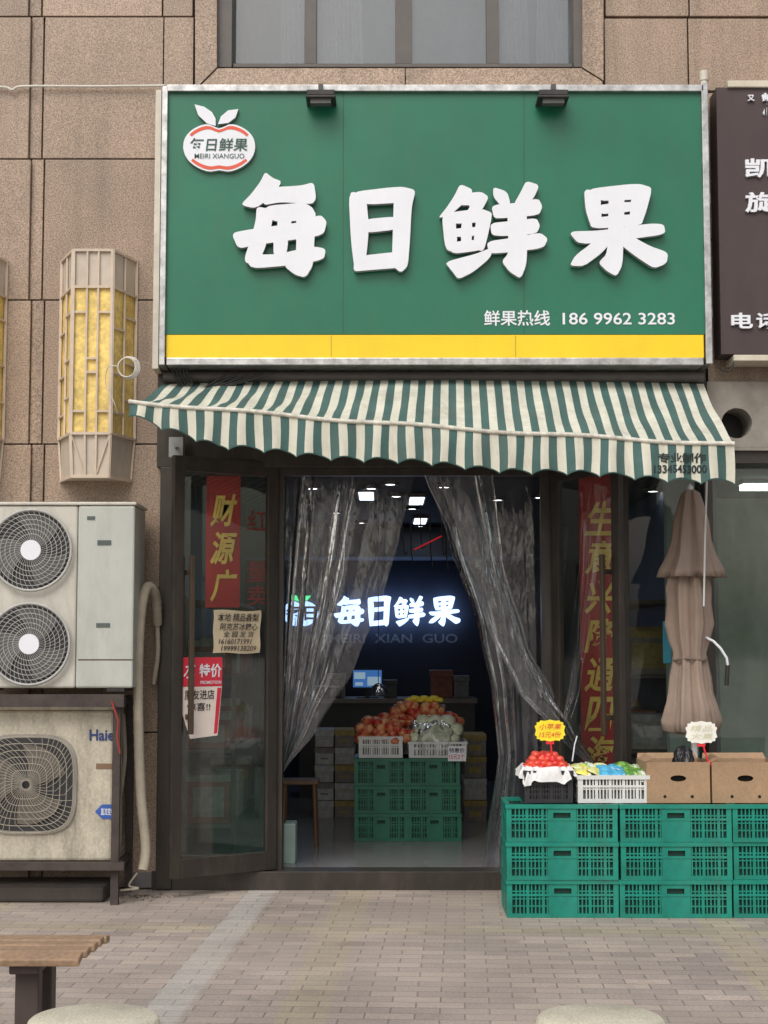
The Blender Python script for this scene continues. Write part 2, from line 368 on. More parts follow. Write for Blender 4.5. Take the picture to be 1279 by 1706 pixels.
fr.pbox(1191,1650,747,772,9.55,9.74);fr.pbox(1191,1650,1440,1470,Y0,Y1);fr.pbox(1400,1425,772,1440,Y0,Y1);fr.pbox(1630,1650,772,1440,Y0,Y1)
sf=fr.obj('storefront_frame',bronze,bld,bevel=.002)
for a,b_ in((289,452),(925,1034),(1050,1168)): MB().pquad(a,b_,792,1425,9.70).obj('fixed_glass',clear,sf,recalc=False)
tg=glass('green_tinted_glass',(.72,.86,.78),base=.06,k=1.3,haze=.16,hazecol=(.50,.58,.52))  # haze colour lightens the pane in place of reflections
for a,b_ in((1191,1400),(1425,1630)): MB().pquad(a,b_,772,1440,9.70).obj('tinted_glass',tg,sf,recalc=False)
def door(name,hx,hy,fx,fy,label,ztop):
    d=Vector((fx-hx,fy-hy,0));w=d.length;ang=math.atan2(d.y,d.x)
    M=Matrix.Translation((hx,hy,0))@Matrix.Rotation(ang,4,'Z')
    z0,z1=.115,ztop;t=.02
    m=MB(M)
    m.box(0,.07,-t,t,z0,z1).box(w-.07,w,-t,t,z0,z1).box(.07,w-.07,-t,t,z0,z0+.11).box(.07,w-.07,-t,t,z1-.09,z1)
    dd=m.obj(name,bronze,bld,bevel=.003,label=label)
    a,b_,c_,e_=.065,w-.065,z0+.105,z1-.085
    MB(M).add([(a,0,c_),(b_,0,c_),(b_,0,e_),(a,0,e_)],[(0,1,2,3)]).obj('door_glass_pane',clear,dd,recalc=False)
    for sg in(-1,1):
        m=MB(M);y=sg*.065
        m.box(w-.115,w-.085,y-.012,y+.012,.95,2.0)
        for zz in(1.05,1.9): m.box(w-.108,w-.092,min(sg*.004,y),max(sg*.004,y),zz-.015,zz+.015)
        m.obj('door_handle',mat('handle_bronze',(.10,.075,.055),.35,metal=.5),dd,bevel=.003)
    return dd,M,w
dl,ML,wl=door('glass_door',X_(460,9.64),9.64,X_(286,9.22),9.22,'dark framed glass door swung outward',Z_(772,9.64))
dr,MR,wr=door('glass_door',X_(923,9.64),9.64,X_(1036,9.08),9.08,'dark framed glass door standing open',Z_(780,9.64))
cream=mat('cream_paper',(.62,.52,.36),.8,nz=5,amt=.1)
ink=mat('ink',(.03,.025,.03),.7)
hL=(X_(460,9.64),9.64,X_(286,9.22),9.22)
def on_line(hx,hy,fx,fy,px):
    k=(px-639.5)/F/ct
    t=(k*hy-hx)/((fx-hx)-k*(fy-hy));return t,hy+(fy-hy)*t
def door_note(px0,px1,py0,py1):
    t0,y0=on_line(*hL,px0);t1,y1=on_line(*hL,px1);ym=(y0+y1)/2
    return t0*wl,t1*wl,Z_(py1,ym),Z_(py0,ym)
ang=math.atan2(hL[3]-hL[1],hL[2]-hL[0])
MT=Matrix.Translation((hL[0],hL[1],0))@Matrix.Rotation(ang+math.pi,4,'Z')
a,b_,z0,z1=door_note(355,433,1017,1088);x0,x1=-a,-b_
nt1=thing('paper_notice',MT@Vector(((x0+x1)/2,-.03,z0)),'handwritten cream paper notice taped to the glass door','notice')
m=MB(MT).grid(lambda u,v:(x0+(x1-x0)*u+.004*math.sin(9*v),-.012-.006*math.sin(u*5+v*3),z0+(z1-z0)*v+.004*math.sin(u*7)),10,8)
m.obj('paper_sheet',cream,nt1,recalc=False)
m=MB(MT);w_=x1-x0;h_=z1-z0
for s_,fa,fb,ga,gb in(("本地 精品香梨",.08,.95,.74,.93),("阿克苏冰糖心",.12,.92,.53,.70),("全 园 发 货",.2,.85,.37,.51),("16160171991",.1,.8,.21,.33),("19999138209",.15,.9,.05,.17)):
    text(m,s_,x0+w_*fa,x0+w_*fb,z0+h_*ga,z0+h_*gb,-.0225,shear=.2,bold=.012)
m.obj('handwriting',ink,nt1,recalc=False)
a,b_,z0,z1=door_note(305,371,1095,1230);x0,x1=-a,-b_;w_=x1-x0;h_=z1-z0
nt2=thing('promotion_poster',MT@Vector(((x0+x1)/2,-.03,z0)),'red and white promotion poster taped on glass door','poster')
MB(MT).box(x0,x1,-.010,-.006,z0+.64*h_,z1).obj('poster_header',mat('promo_red',(.62,.03,.06),.5),nt2)
m=MB(MT);m.prism([(x0,z0+.33*h_),(x0+.22*w_,z0),(x0+.9*w_,z0+.03*h_),(x1,z0+.64*h_-.001),(x0,z0+.64*h_-.001)],-.009,-.006)
m.obj('poster_sheet',mat('poster_pink',(.78,.68,.62),.6,nz=6,amt=.08),nt2)
m=MB(MT);text(m,"特价",x0+.42*w_,x0+.98*w_,z0+.75*h_,z0+.92*h_,-.013,bold=.02);text(m,"PROMOTION",x0+.45*w_,x0+.97*w_,z0+.67*h_,z0+.71*h_,-.013,bold=.01)
text(m,"水",x0+.03*w_,x0+.32*w_,z0+.74*h_,z0+.95*h_,-.013,bold=.01,shear=.3)
m.obj('poster_lettering',whitep,nt2,recalc=False)
m=MB(MT);text(m,"朋友进店",x0+.06*w_,x0+.80*w_,z0+.48*h_,z0+.60*h_,-.013,bold=.01);text(m,"惊喜!!",x0+.12*w_,x0+.7*w_,z0+.34*h_,z0+.44*h_,-.013,bold=.01)
m.obj('poster_handwriting',ink,nt2,recalc=False)
m=MB(MT);m.prism([(x0+.80*w_,z0+.05*h_),(x0+.885*w_,z0+.06*h_),(x0+.985*w_,z0+.62*h_),(x0+.88*w_,z0+.62*h_)],-.0105,-.0105);m.obj('poster_red_edge',MATS['promo_red'],nt2,recalc=False)
def couplet(px0,px1,py0,py1,chars,cy0,cy1,Y,lab):
    e=thing('couplet_banner',W((px0+px1)/2,py1,Y),lab,'banner','spring festival couplets on the shop glass')
    MB().pbox(px0,px1,py0,py1,Y,Y+.002).obj('banner_paper',redpaper,e)
    n=len(chars);h=(cy1-cy0)/n
    for i,c_ in enumerate(chars):
        m=MB();ptext(m,c_,px0+7,px1-5,cy0+i*h+3,cy0+(i+1)*h-5,Y-.003,bold=.024,shear=.25);m.obj('banner_character',gold,e,recalc=False)
couplet(343,400,793,1012,"财源广",820,1008,9.693,'short red couplet banner with gold characters behind glass')
couplet(966,1031,793,1292,"生意兴隆通四海",832,1288,9.693,'long red couplet banner with gold characters behind glass')
e=thing('red_lettering',W(430,1010,9.69),'thin red lettering on the glass pane','letters')  # separate red characters set close in front of the pane
for c_,y in(("红",850),("量",935),("卖",975)):
    m=MB();ptext(m,c_,412,446,y,y+34,9.694,bold=.005);m.obj('red_character',mat('red_ink',(.30,.015,.02),.6),e,recalc=False)
# ------------------------------------------------------------- sign
YS=9.32
sg=thing('shop_sign',W(720,605,YS+.1),'large green and yellow shop signboard with white characters','sign')
m=MB();m.pbox(277,1172,152,557,YS,YS+.2);m.obj('green_panel',signgreen,sg)
m=MB();m.pbox(277,1172,558,596,YS-.001,YS+.2);m.obj('yellow_strip',yellow,sg)
for x in(571,872):
    m=MB();pprism([(x,153),(x+1.2,153),(x+1.2,556),(x,556)],YS-.0015,YS,m=m);m.obj('panel_seam',mat('seam',(.02,.10,.06),.6),sg)
for x in(551,858):
    m=MB();pprism([(x,559),(x+1.2,559),(x+1.2,595),(x,595)],YS-.0025,YS,m=m);m.obj('strip_seam',mat('seamy',(.45,.30,.02),.6),sg)
m=MB();f0,f1=YS-.03,YS+.27
m.pbox(267,277,144,608,f0,f1);m.pbox(1172,1183,138,606,f0,f1)
m.pbox(277,1172,141,152,f0,f1);m.pbox(277,1172,596,608,f0,f1)
m.obj('sign_frame',chrome,sg,bevel=.004)
m=MB();m.pbox(256.5,266,150,614,YS+.05,YS+.27);m.obj('side_trim',mat('cream_trim',(.62,.58,.50),.6,dirt=.2),sg)
CH={
'mei':[[(441,288),(452,298),(468,304),(455,322),(428,346),(402,340),(420,322),(434,305)],
[(446,314),(500,311),(521,305),(525,330),(518,339),(470,335),(438,341)],
[(428,345),(455,352),(450,380),(438,418),(426,442),(407,434),(420,395),(427,368)],
[(440,345),(505,339),(522,349),(512,366),(452,368)],
[(495,344),(525,350),(522,400),(520,440),(508,461),(492,456),(474,441),(494,438),(495,400)],
[(387,388),(418,383),(500,372),(532,359),(543,371),(537,391),(480,399),(430,406),(398,413)],
[(411,424),(460,425),(520,412),(541,416),(538,432),(480,441),(418,446)],
[(464,360),(485,362),(481,386),(463,386)],[(457,396),(479,398),(475,426),(457,426)]],
'ri':[[(582,319),(608,328),(613,380),(608,432),(592,451),(586,400)],
[(585,321),(665,312),(691,318),(684,335),(604,340)],
[(658,314),(691,318),(684,345),(681,400),(678,442),(668,453),(654,440),(656,380)],
[(606,367),(662,362),(661,381),(606,387)],[(592,429),(660,421),(676,426),(672,444),(610,449),(590,451)]],
'xian':[[(765,308),(787,318),(775,335),(750,358),(731,362),(745,345),(757,328)],
[(772,324),(800,321),(813,330),(800,350),(790,364),(774,358),(785,342),(768,342)],
[(737,358),(757,364),(760,400),(758,420),(743,414)],
[(741,356),(800,349),(819,356),(812,368),(750,372)],[(796,354),(819,356),(811,392),(805,418),(789,412)],
[(756,382),(800,379),(800,391),(756,394)],[(770,366),(785,365),(784,408),(769,410)],[(750,405),(800,400),(806,415),(754,422)],
[(742,437),(790,425),(820,413),(815,431),(788,451),(765,464),(755,451)],
[(823,313),(843,321),(849,339),(836,344),(823,328)],[(876,303),(897,310),(887,330),(870,346),(857,339),(868,322)],
[(820,343),(860,340),(895,332),(902,345),(896,357),(840,362),(824,362)],
[(818,373),(860,369),(892,365),(898,377),(892,388),(840,392),(820,390)],
[(812,403),(860,397),(898,389),(911,399),(904,412),(850,419),(816,421)],
[(846,344),(875,343),(877,400),(875,440),(866,463),(850,451),(837,434),(849,420)]],
'guo':[[(974,316),(998,322),(1001,372),(985,377),(977,350)],[(977,316),(1060,307),(1085,314),(1076,330),(996,334)],
[(1055,310),(1085,315),(1075,350),(1068,373),(1049,370)],[(997,342),(1058,337),(1056,351),(998,356)],[(984,364),(1070,357),(1068,375),(986,380)],
[(1015,312),(1039,312),(1037,400),(1035,440),(1026,459),(1012,450),(998,436),(1014,420)],
[(948,386),(1000,385),(1080,374),(1104,375),(1107,390),(1040,398),(966,406)],
[(1000,388),(1024,394),(1002,420),(974,442),(950,441),(960,424),(984,408)],
[(1030,388),(1054,395),(1080,411),(1111,420),(1109,437),(1088,446),(1062,427),(1036,410)]]}
def soften(P,it=2,q=.17):
    for _ in range(it):
        o=[];n=len(P)
        for i in range(n):
            a,b_=P[i],P[(i+1)%n]
            o.append((a[0]+(b_[0]-a[0])*q,a[1]+(b_[1]-a[1])*q));o.append((b_[0]+(a[0]-b_[0])*q,b_[1]+(a[1]-b_[1])*q))
        P=o
    return P
def grow(P,k):
    cx=sum(p[0] for p in P)/len(P);cy=sum(p[1] for p in P)/len(P)
    return [(x+math.copysign(min(k,abs(x-cx)*.2),x-cx),y+math.copysign(min(k,abs(y-cy)*.2),y-cy)) for x,y in P]
for k,S in CH.items():
    m=MB()
    for i,P in enumerate(S):
        y=YS-.055-.00012*i
        m.prism([(W(x,yy,y)[0],W(x,yy,y)[2]) for x,yy in soften(grow(P,1.6))],y,YS-.012,0,1)
    m.obj('raised_character',[whitep,greyside],sg,recalc=True)
for s_,a,b_,c_,d_,bo in(("鲜果热线",806,916,517,543,.014),("186 9962 3283",937,1124,521,541,.012)):
    m=MB();ptext(m,s_,a,b_,c_,d_,YS-.004,bold=bo);m.obj('phone_lettering',whitep,sg,recalc=False)
def apple(s_):
    P=[]
    for i in range(48):
        t=2*math.pi*i/48;x=math.cos(t);y=math.sin(t)
        X=s_[2]*x*(1-.10*max(0,-y));Yy=s_[3]*y
        if y>0: Yy-=s_[3]*.28*math.exp(-(x/.22)**2)
        else: Yy+=s_[3]*.12*math.exp(-(x/.2)**2)
        Yy=abs(Yy)**.85*math.copysign(s_[3]**.15,Yy) if abs(Yy)>1e-6 else Yy
        P.append((s_[0]+X,s_[1]-Yy))
    return P
m=MB();pprism(apple((365,246,60,42)),YS-.03,YS,0,1,m);m.obj('apple_emblem',[whitep,greyside],sg)
YE=YS-.0315
A=[(W(x,y,YE)[0],W(x,y,YE)[2]) for x,y in apple((365,246,57,39))];A2=[(W(x,y,YE)[0],W(x,y,YE)[2]) for x,y in apple((365,246,53,33))]
n=len(A)
for sgn in(1,-1):
    m=MB()
    for i in range(n):
        t=2*math.pi*(i+.5)/n
        if math.sin(t)*sgn<.52: continue
        j=(i+1)%n;m.add([(A[i][0],YE,A[i][1]),(A[j][0],YE,A[j][1]),(A2[j][0],YE,A2[j][1]),(A2[i][0],YE,A2[i][1])],[(0,1,2,3)])
    m.obj('emblem_outline',mat('emblem_red',(.72,.10,.05),.5),sg,recalc=False)
for P in([(359,210),(345,206),(330,192),(324,174),(340,178),(353,187),(359,198)],[(363,207),(368,194),(380,184),(397,182),(392,196),(380,205)]):
    m=MB();pprism(P,YS-.03,YS,0,1,m);m.obj('emblem_leaf',[whitep,greyside],sg)
m=MB();ptext(m,"每日鲜果",316,412,230,252,YS-.034,bold=.012,shear=.1);m.obj('emblem_lettering',mat('deep_green_ink',(.02,.08,.06),.5),sg,recalc=False)
m=MB();ptext(m,"MEIRI XIANGUO",324,407,256,264,YS-.034,bold=.003);m.obj('emblem_lettering',MATS['deep_green_ink'],sg,recalc=False)
def spot(px0,px1):
    e=thing('sign_spotlight',W((px0+px1)/2,172,YS-.1),'small black floodlight clipped on the top edge of the sign','spotlight','floodlights on top of the shop sign')
    m=MB();m.pbox(px0+2,px1-2,149,158,YS-.14,YS-.02);m.pbox(px0,px1,158,162,YS-.17,YS+.0);m.obj('lamp_housing',black,e,bevel=.004)
    MB().pbox(px0+8,px1-8,163,172,YS-.15,YS-.09).obj('lamp_lens',mat('spot_grey',(.08,.08,.08),.5),e)
    MB().pbox((px0+px1)/2-4,(px0+px1)/2+4,140,149,YS-.06,YS+.05).obj('lamp_bracket',MATS['spot_grey'],e)
spot(509,559);spot(896,948)
# ------------------------------------------------------------- awning
aw=thing('striped_awning',(.3,9.4,2.5),'green and white striped awning with scalloped valance','awning')
ag=mat('awning_green',(.052,.120,.112),.75,nz=3,amt=.25,dirt=.42,bump=.2);awt=mat('awning_white',(.64,.63,.53),.75,nz=3,amt=.12,dirt=.40,bump=.2)
NS=72;SUB=4;NU=NS*SUB
def wallp(u): return Vector((X_(272+(1172-272)*u,9.5,640),9.5,Z_(640-8*math.sin(u*3.1),9.5)))
def frontp(u):
    px=215+(1222-215)*u;Y=8.48
    py=670+(742-670)*u+6*math.sin(u*3.14)+ (2.0*math.sin(u*23))
    return Vector(W(px,py,Y))
def awtop(u,v):
    p=wallp(u).lerp(frontp(u),v)
    p.z-=.035*math.sin(v*math.pi)*(.6+.4*math.sin(u*9)); p.z+=.012*math.sin(u*60+v*7)*math.sin(v*3.14)+.006*math.sin(u*131-v*5)*math.sin(v*3.14)
    return p
MB().grid(awtop,NU,14,mf=lambda i,j:(i//SUB)%2).obj('awning_canopy',[ag,awt],aw,recalc=False)
def val(u,v):
    p=frontp(u);L0=.228*min(1,.40+u*4.0)
    ln=L0-.030*abs(math.sin(u*math.pi*18))**.7
    return (p.x+.004*math.sin(v*3+u*50),p.y-.012-.018*v*math.sin(u*math.pi*36)-.012*v*math.sin(u*17),p.z+.004-ln*v)
MB().grid(val,NU,6,mf=lambda i,j:(i//SUB)%2).obj('awning_valance',[ag,awt],aw,recalc=False)
m=MB();m.tube([frontp(i/40)+Vector((0,-.012,.002)) for i in range(41)],.0125,8)
m.obj('front_bar',mat('cream_bar',(.62,.60,.52),.5,nz=20,amt=.3,dirt=.9),aw)
def hem(u,v):
    p=val(u,1);return (p[0],p[1]-.002,p[2]+.007*(1-v)-.001)
MB().grid(hem,NU,1).obj('valance_hem',mat('hem_green',(.03,.08,.07),.8),aw,recalc=False)
for u0,u1,s_ in((.12,.06,1),(.9,.94,-1)):
    a=wallp(u0)+Vector((0,0,-.12));b_=frontp(u1)+Vector((0,.03,-.03));c_=(a+b_)/2+Vector((.35*s_,0,-.03))
    MB().tube([a,c_,b_],.014,8).obj('folding_arm',mat('arm_white',(.5,.5,.48),.5),aw)
m=MB();m.cyl((X_(268,9.5),9.5,Z_(628,9.5)),(X_(1178,9.5),9.5,Z_(628,9.5)),.035,14);m.obj('awning_roller',greyframe,aw)
# printed on the cloth: each glyph vertex sits on the valance surface, 2 mm proud
def on_cloth(s_,px0,px1,py0,py1):
    t=MB();ptext(t,s_,px0,px1,py0,py1,8.45,bold=.03)
    fl=val(0,0)[0];fw=val(1,0)[0]-fl
    for v in t.v:
        u=min(1,max(0,(v.x-fl)/fw));p=frontp(u);vv=max(0,min(1,(p.z-v.z)/.228))
        v.y=val(u,vv)[1]-.0035
    return t
for s_,a,b_,c_,d_ in(("专业制作",1097,1177,754,771),("13345453000",1090,1178,774,788)):
    on_cloth(s_,a,b_,c_,d_).obj('valance_lettering',mat('dark_green_ink',(.010,.022,.022),.7),aw,recalc=False)
# ------------------------------------------------------------- curtains
def interp(P,t):
    if t<=P[0][1]:return P[0][0]
    for (xa,ya),(xb,yb) in zip(P[:-1],P[1:]):
        if t<=yb:
            q=(t-ya)/(yb-ya);q=q*q*(3-2*q)*.35+q*.65;return xa+(xb-xa)*q
    return P[-1][0]
def curtain(Lp,Rp,yt,yb,Y,folds,amp,ph,m):
    def fn(u,v):
        py=yt+(yb-yt)*v
        pl,pr=interp(Lp,py),interp(Rp,py)
        s=u+.03*math.sin(u*17+ph+v*3)
        px=pl+(pr-pl)*s
        a=amp*(.5+.5*math.sin(u*5+ph))*(.35+.65*v)
        yy=Y+a*math.sin(u*folds*6.283+ph+1.5*v)+.3*a*math.sin(u*folds*14+v*6+ph)
        return W(px,py,yy)
    return m.grid(fn,150,50)
cl=thing('vinyl_door_curtain',W(580,1440,9.75),'clear vinyl door curtain gathered to one side of the doorway','door curtain','clear vinyl curtains in the shop doorway')
m=MB();curtain([(471,790),(470,1100),(469,1300)],[(697,790),(668,900),(640,990),(590,1110),(530,1210),(473,1285)],792,1285,9.80,6,.045,.4,m);m.obj('curtain_sheet',pvc,cl,recalc=False)
m=MB();curtain([(471,790),(472,1000),(470,1200)],[(578,790),(570,950),(545,1060),(490,1180),(473,1230)],792,1230,9.90,4,.035,2.,m);m.obj('inner_fold',pvc,cl,recalc=False)
cr=thing('vinyl_door_curtain',W(850,1440,9.75),'clear vinyl door curtain swept sideways over the open door','door curtain','clear vinyl curtains in the shop doorway')
m=MB();curtain([(705,790),(742,900),(795,1050),(818,1150),(830,1260),(806,1440)],[(905,790),(905,1100),(904,1440)],792,1442,9.82,5,.045,1.2,m);m.obj('curtain_sheet',pvc,cr,recalc=False)
m=MB();curtain([(706,790),(757,900),(812,1040),(862,1150),(930,1225),(990,1287)],[(818,790),(835,930),(880,1080),(920,1150),(960,1215),(1000,1290)],792,1289,9.58,4,.035,3.,m);m.obj('curtain_swag',pvc,cr,recalc=False)
m=MB();m.tube([W(470,789,9.85),W(690,787,9.85),W(905,789,9.85)],.01,8)
tag(m.obj('curtain_rail',chrome),'thin steel rail carrying the vinyl door curtains','rail')
# ------------------------------------------------------------- interior items
YB=15.96
led=thing('illuminated_wall_sign',W(660,1070,YB),'glowing white character sign on the dark back wall','illuminated sign')
bl=emis('led_white',(.42,.60,1.0),2.6)
for k,x_,w_ in(('mei',555,52),('ri',612,40),('xian',655,54),('guo',713,54)):
    S=CH[k];xs=[p[0] for q in S for p in q];ys=[p[1] for q in S for p in q];a,b_,c_,d_=min(xs),max(xs),min(ys),max(ys);m=MB()
    for i,P in enumerate(S):
        y=YB-.10-.001*i
        Q=[W(x_+(x-a)/(b_-a)*w_,992+(yy-c_)/(d_-c_)*52,y) for x,yy in soften(P)]
        m.prism([(q[0],q[2]) for q in Q],y,YB-.04)
    m.obj('glowing_character',bl,led)
m=MB();ptext(m,"MEIRI  XIAN  GUO",548,762,1056,1071,YB-.01,bold=.012);m.obj('dim_lettering',mat('grey_letters',(.14,.17,.22),.6,emit=(.2,.25,.35),es=.10),led,recalc=False)
l2=thing('illuminated_apple_emblem',W(505,1045,YB),'glowing apple shaped emblem on the back wall','illuminated sign')
m=MB();pprism(apple((500,1022,30,22)),YB-.03,YB,m=m);m.obj('glowing_apple',emis('led_dim',(.40,.60,1.0),2.4),l2)
for P in([(498,1002),(484,998),(480,990),(494,992)],[(502,1001),(506,993),(518,992),(512,1000)]):
    m=MB();pprism(P,YB-.03,YB,m=m);m.obj('glowing_leaf',emis('led_green',(.1,1,.35),1.5),l2)
m=MB();text(m,"每日",*[X_(476,YB-.04),X_(526,YB-.04)],Z_(1034,YB),Z_(1008,YB),YB-.04,bold=.03);m.obj('emblem_characters',darkroom,l2,recalc=False)
lampm=emis('lamp_glow',(.95,.98,1.0),14)
cl0=None
for (px,py,Y) in((618,830,11.3),(650,817,11.0),(740,826,11.2),(602,905,14.5),(660,842,11.9),(687,876,13.0),(520,830,11.3),(830,850,12.2),(560,880,13.4),(700,905,14.9),(900,905,12),(1090,840,11.5)):
    loc=(X_(px,Y),Y,2.63)
    if cl0 is None:
        cl0=thing('ceiling_lamp',loc,'small round recessed ceiling lamp glowing white','ceiling lamp','ceiling lamps inside the shop')
        MB().lathe([(.07,0),(.07,-.03),(.05,-.03),(.045,-.01)],loc,20).obj('lamp_ring',black,cl0)
        MB().cyl((loc[0],loc[1],2.615),(loc[0],loc[1],2.606),.043,20).obj('lamp_disc',lampm,cl0)
    else: clone(cl0,loc)
p0=None
for (px,Y) in((694,12.2),(610,11.8),(700,14.2)):
    loc=(X_(px,Y),Y,2.63)
    if p0 is None:
        p0=thing('ceiling_panel_light',loc,'rectangular glowing panel light on the dark ceiling','ceiling light','panel lights inside the shop')
        x,y=loc[:2];MB().box(x-.07,x+.07,y-.32,y+.32,2.60,2.63).obj('panel_frame',greyframe,p0)
        MB().box(x-.055,x+.055,y-.30,y+.30,2.594,2.599).obj('panel_diffuser',emis('panel_glow',(.8,.9,1),3),p0)
    else: clone(p0,loc)
e=thing('tube_light',W(1250,800,11.0),'glowing tube light inside the neighbouring room','tube light')
MB().box(X_(1238,11),X_(1330,11),10.9,11.05,2.565,2.6).obj('tube_diffuser',emis('tubeglow',(.9,1,.95),7),e);MB().box(X_(1236,11),X_(1332,11),10.88,11.07,2.601,2.63).obj('tube_housing',whitep,e)
m=MB();m.box(X_(1112,10.2),X_(1174,10.2),10.2,10.3,FZ,2.6);tag(m.obj('interior_partition',mat('pale_partition',(.62,.74,.68),.7,nz=2,amt=.1)),'pale green partition panel standing inside the glass front','partition')
cn=thing('checkout_counter',W(590,1270,14.2),'dark shop counter with shelves behind the fruit display','counter')
m=MB();m.box(X_(500,14.2),X_(790,14.2),14.2,14.8,FZ,.95);m.obj('counter_body',mat('counter_dark',(.07,.065,.065),.5),cn)
m=MB();m.box(X_(496,14.2),X_(794,14.2),14.16,14.84,.95,.99);m.obj('counter_top',mat('counter_top',(.20,.17,.15),.3),cn)
mo=thing('computer_monitor',(X_(612,14.3),14.35,.99),'lit computer monitor standing on the counter','monitor')
x=X_(612,14.3);z=Z_(1131,14.3)
MB().box(x-.14,x+.14,14.30,14.33,z-.09,z+.09).obj('monitor_case',black,mo)
MB().box(x-.13,x+.13,14.297,14.2995,z-.075,z+.08).obj('monitor_screen',emis('screen_blue',(.06,.18,.5),.7),mo)
for q in((-.12,-.02,.0,.06),(.0,.12,-.06,.02),(-.11,-.04,-.06,-.03)): MB().box(x+q[0],x+q[1],14.294,14.2965,z+q[2],z+q[3]).obj('screen_window',emis('screen_pale',(.45,.65,.8),.5),mo)
m=MB();m.box(x-.02,x+.02,14.32,14.35,.99,z-.09);m.box(x-.1,x+.1,14.28,14.42,.99,1.0);m.obj('monitor_stand',black,mo)
x=X_(590,14.3)-.25
sc=thing('weighing_scale',(x,14.5,.99),'small electronic weighing scale on the counter','scale')
MB().box(x-.15,x+.13,14.3,14.6,.99,1.08).obj('scale_body',greyframe,sc,bevel=.01);MB().box(x-.14,x+.12,14.32,14.58,1.09,1.10).obj('scale_plate',chrome,sc)
for i,(px,w_,h_,c_) in enumerate(((560,.16,.22,0),(650,.12,.16,4),(735,.20,.25,1),(768,.14,.2,4))):
    x=X_(px,14.4);m=MB();m.box(x-w_/2,x+w_/2,14.4,14.6,.991,.99+h_);m.box(x-w_/2-.006,x+w_/2+.006,14.394,14.606,.99+h_*.75,.992+h_);tag(m.obj('counter_box',mat('counter_box_%d'%i,((.30,.28,.25),(.10,.10,.11),(.28,.10,.06),(.2,.2,.22))[i],.6,nz=20,amt=.3),bevel=.006),'small lidded box standing on the shop counter','box','boxes on the counter')
pl=thing('pendant_lamp',W(630,1160,12.4),'small silver pendant lamp shade hanging above the fruit','pendant lamp')
c_=W(630,1158,12.4);MB().lathe([(.085,0),(.08,.02),(.05,.07),(.02,.09),(.0,.1)],c_,20).obj('lamp_shade',mat('silver_shade',(.5,.5,.52),.2,metal=.9),pl)
MB().cyl((c_[0],c_[1],c_[2]+.09),(c_[0],c_[1],2.62),.003,6).obj('lamp_cord',black,pl)
m=MB();m.tube([W(690,916,11.5),W(712,905,11.5),W(736,893,11.5)],.006,6);tag(m.obj('red_ribbon',mat('ribbon_red',(.9,.03,.03),.6,emit=(.8,.02,.02),es=.2)),'red ribbon strung below the ceiling','ribbon')  # ribbon is no lamp, a faint glow is added to its colour
for i,(px,y0,y1) in enumerate(((670,870,925),(684,900,940),(700,880,915),(716,890,945),(735,868,925),(742,880,955))):
    m=MB();m.tube([W(px,y0-40,11.6),W(px+1,(y0+y1)/2,11.6),W(px+4,y1,11.6),W(px+9,y1-6,11.6)],.005,6)
    tag(m.obj('hanging_hook',black),'thin black hook hanging from the ceiling','hook','hooks hanging from the shop ceiling')
m=MB();m.box(xl+.001,xr-.001,15.2,15.9,Z_(960,15.2)+.19,2.62);tag(m.obj('ceiling_bulkhead',mat('bulk',(.12,.15,.20),.7)),'grey blue bulkhead under the ceiling','bulkhead')
shm=mat('shelf_dark',(.04,.035,.03),.6)
def shelf(x0,x1,y0,y1,lab,h=1.7,nsh=4):
    e=thing('display_shelf',((x0+x1)/2,(y0+y1)/2,FZ),lab,'shelf')
    for a in(x0,x1-.03):
        for b2 in(y0,y1-.03): MB().box(a,a+.03,b2,b2+.03,FZ,FZ+h).obj('shelf_post',shm,e)
    for i in range(nsh): zz=FZ+.15+i*(h-.2)/(nsh-1);MB().box(x0+.031,x1-.031,y0+.005,y1-.005,zz,zz+.025).obj('shelf_board',mat('shelf_board',(.12,.10,.08),.6),e)
    return [FZ+.176+i*(h-.2)/(nsh-1) for i in range(nsh)]
cols=[(.45,.42,.38),(.35,.10,.06),(.12,.25,.12),(.40,.30,.10),(.25,.22,.2),(.5,.5,.5)]
cm=[mat('carton_%d'%i,c_,.7,nz=20,amt=.3) for i,c_ in enumerate(cols)]
def carton(x0,x1,y0,y1,z0,z1,mi,lab='printed fruit carton stacked inside the shop'):
    m=MB();m.box(x0,x1,y0,y1,z0,z1-.02);m.box(x0-.004,x1+.004,y0-.004,y1+.004,z1-.045,z1,1);m.box(x0+.04,x1-.04,y0-.003,y0,z0+.04,z1-.08,1)
    tag(m.obj('fruit_carton',[cm[mi],cm[(mi+5)%6]]),lab,'box','fruit cartons inside the shop')
zs=shelf(xl+.05,xl+.42,10.6,12.6,'dark shelf rack filled with cartons along wall')
for zz in zs[:-1]:
    y=10.65
    while y<12.3:
        h=random.uniform(.2,.33);carton(xl+.09,xl+.38,y,y+.3,zz+.001,zz+h,random.choice((0,1,4)));y+=.36
zs=shelf(xr-.46,xr-.06,10.5,12.8,'dark shelf rack filled with cartons beside the partition')
for zz in zs[:-1]:
    y=10.55
    while y<12.5:
        h=random.uniform(.2,.33);carton(xr-.42,xr-.1,y,y+.3,zz+.001,zz+h,random.choice((0,2,4)));y+=.37
for i in range(5):
    Yq=12.6;carton(X_(526,Yq),X_(556,Yq),Yq,Yq+.4,FZ+.001+i*.14,FZ+.135+i*.14,5 if i%2 else 0)
    carton(X_(559,Yq),X_(590,Yq),Yq,Yq+.4,FZ+.001+i*.14,FZ+.135+i*.14,0 if i%2 else 4)
for i in range(4):
    Yq=12.3;carton(X_(772,Yq),X_(808,Yq),Yq,Yq+.4,FZ+.001+i*.17,FZ+.165+i*.17,(4,0,4,4)[i])
sx_=X_(500,10.8);e=thing('wooden_stool',(sx_,10.9,FZ),'small wooden stool standing inside doorway','stool')
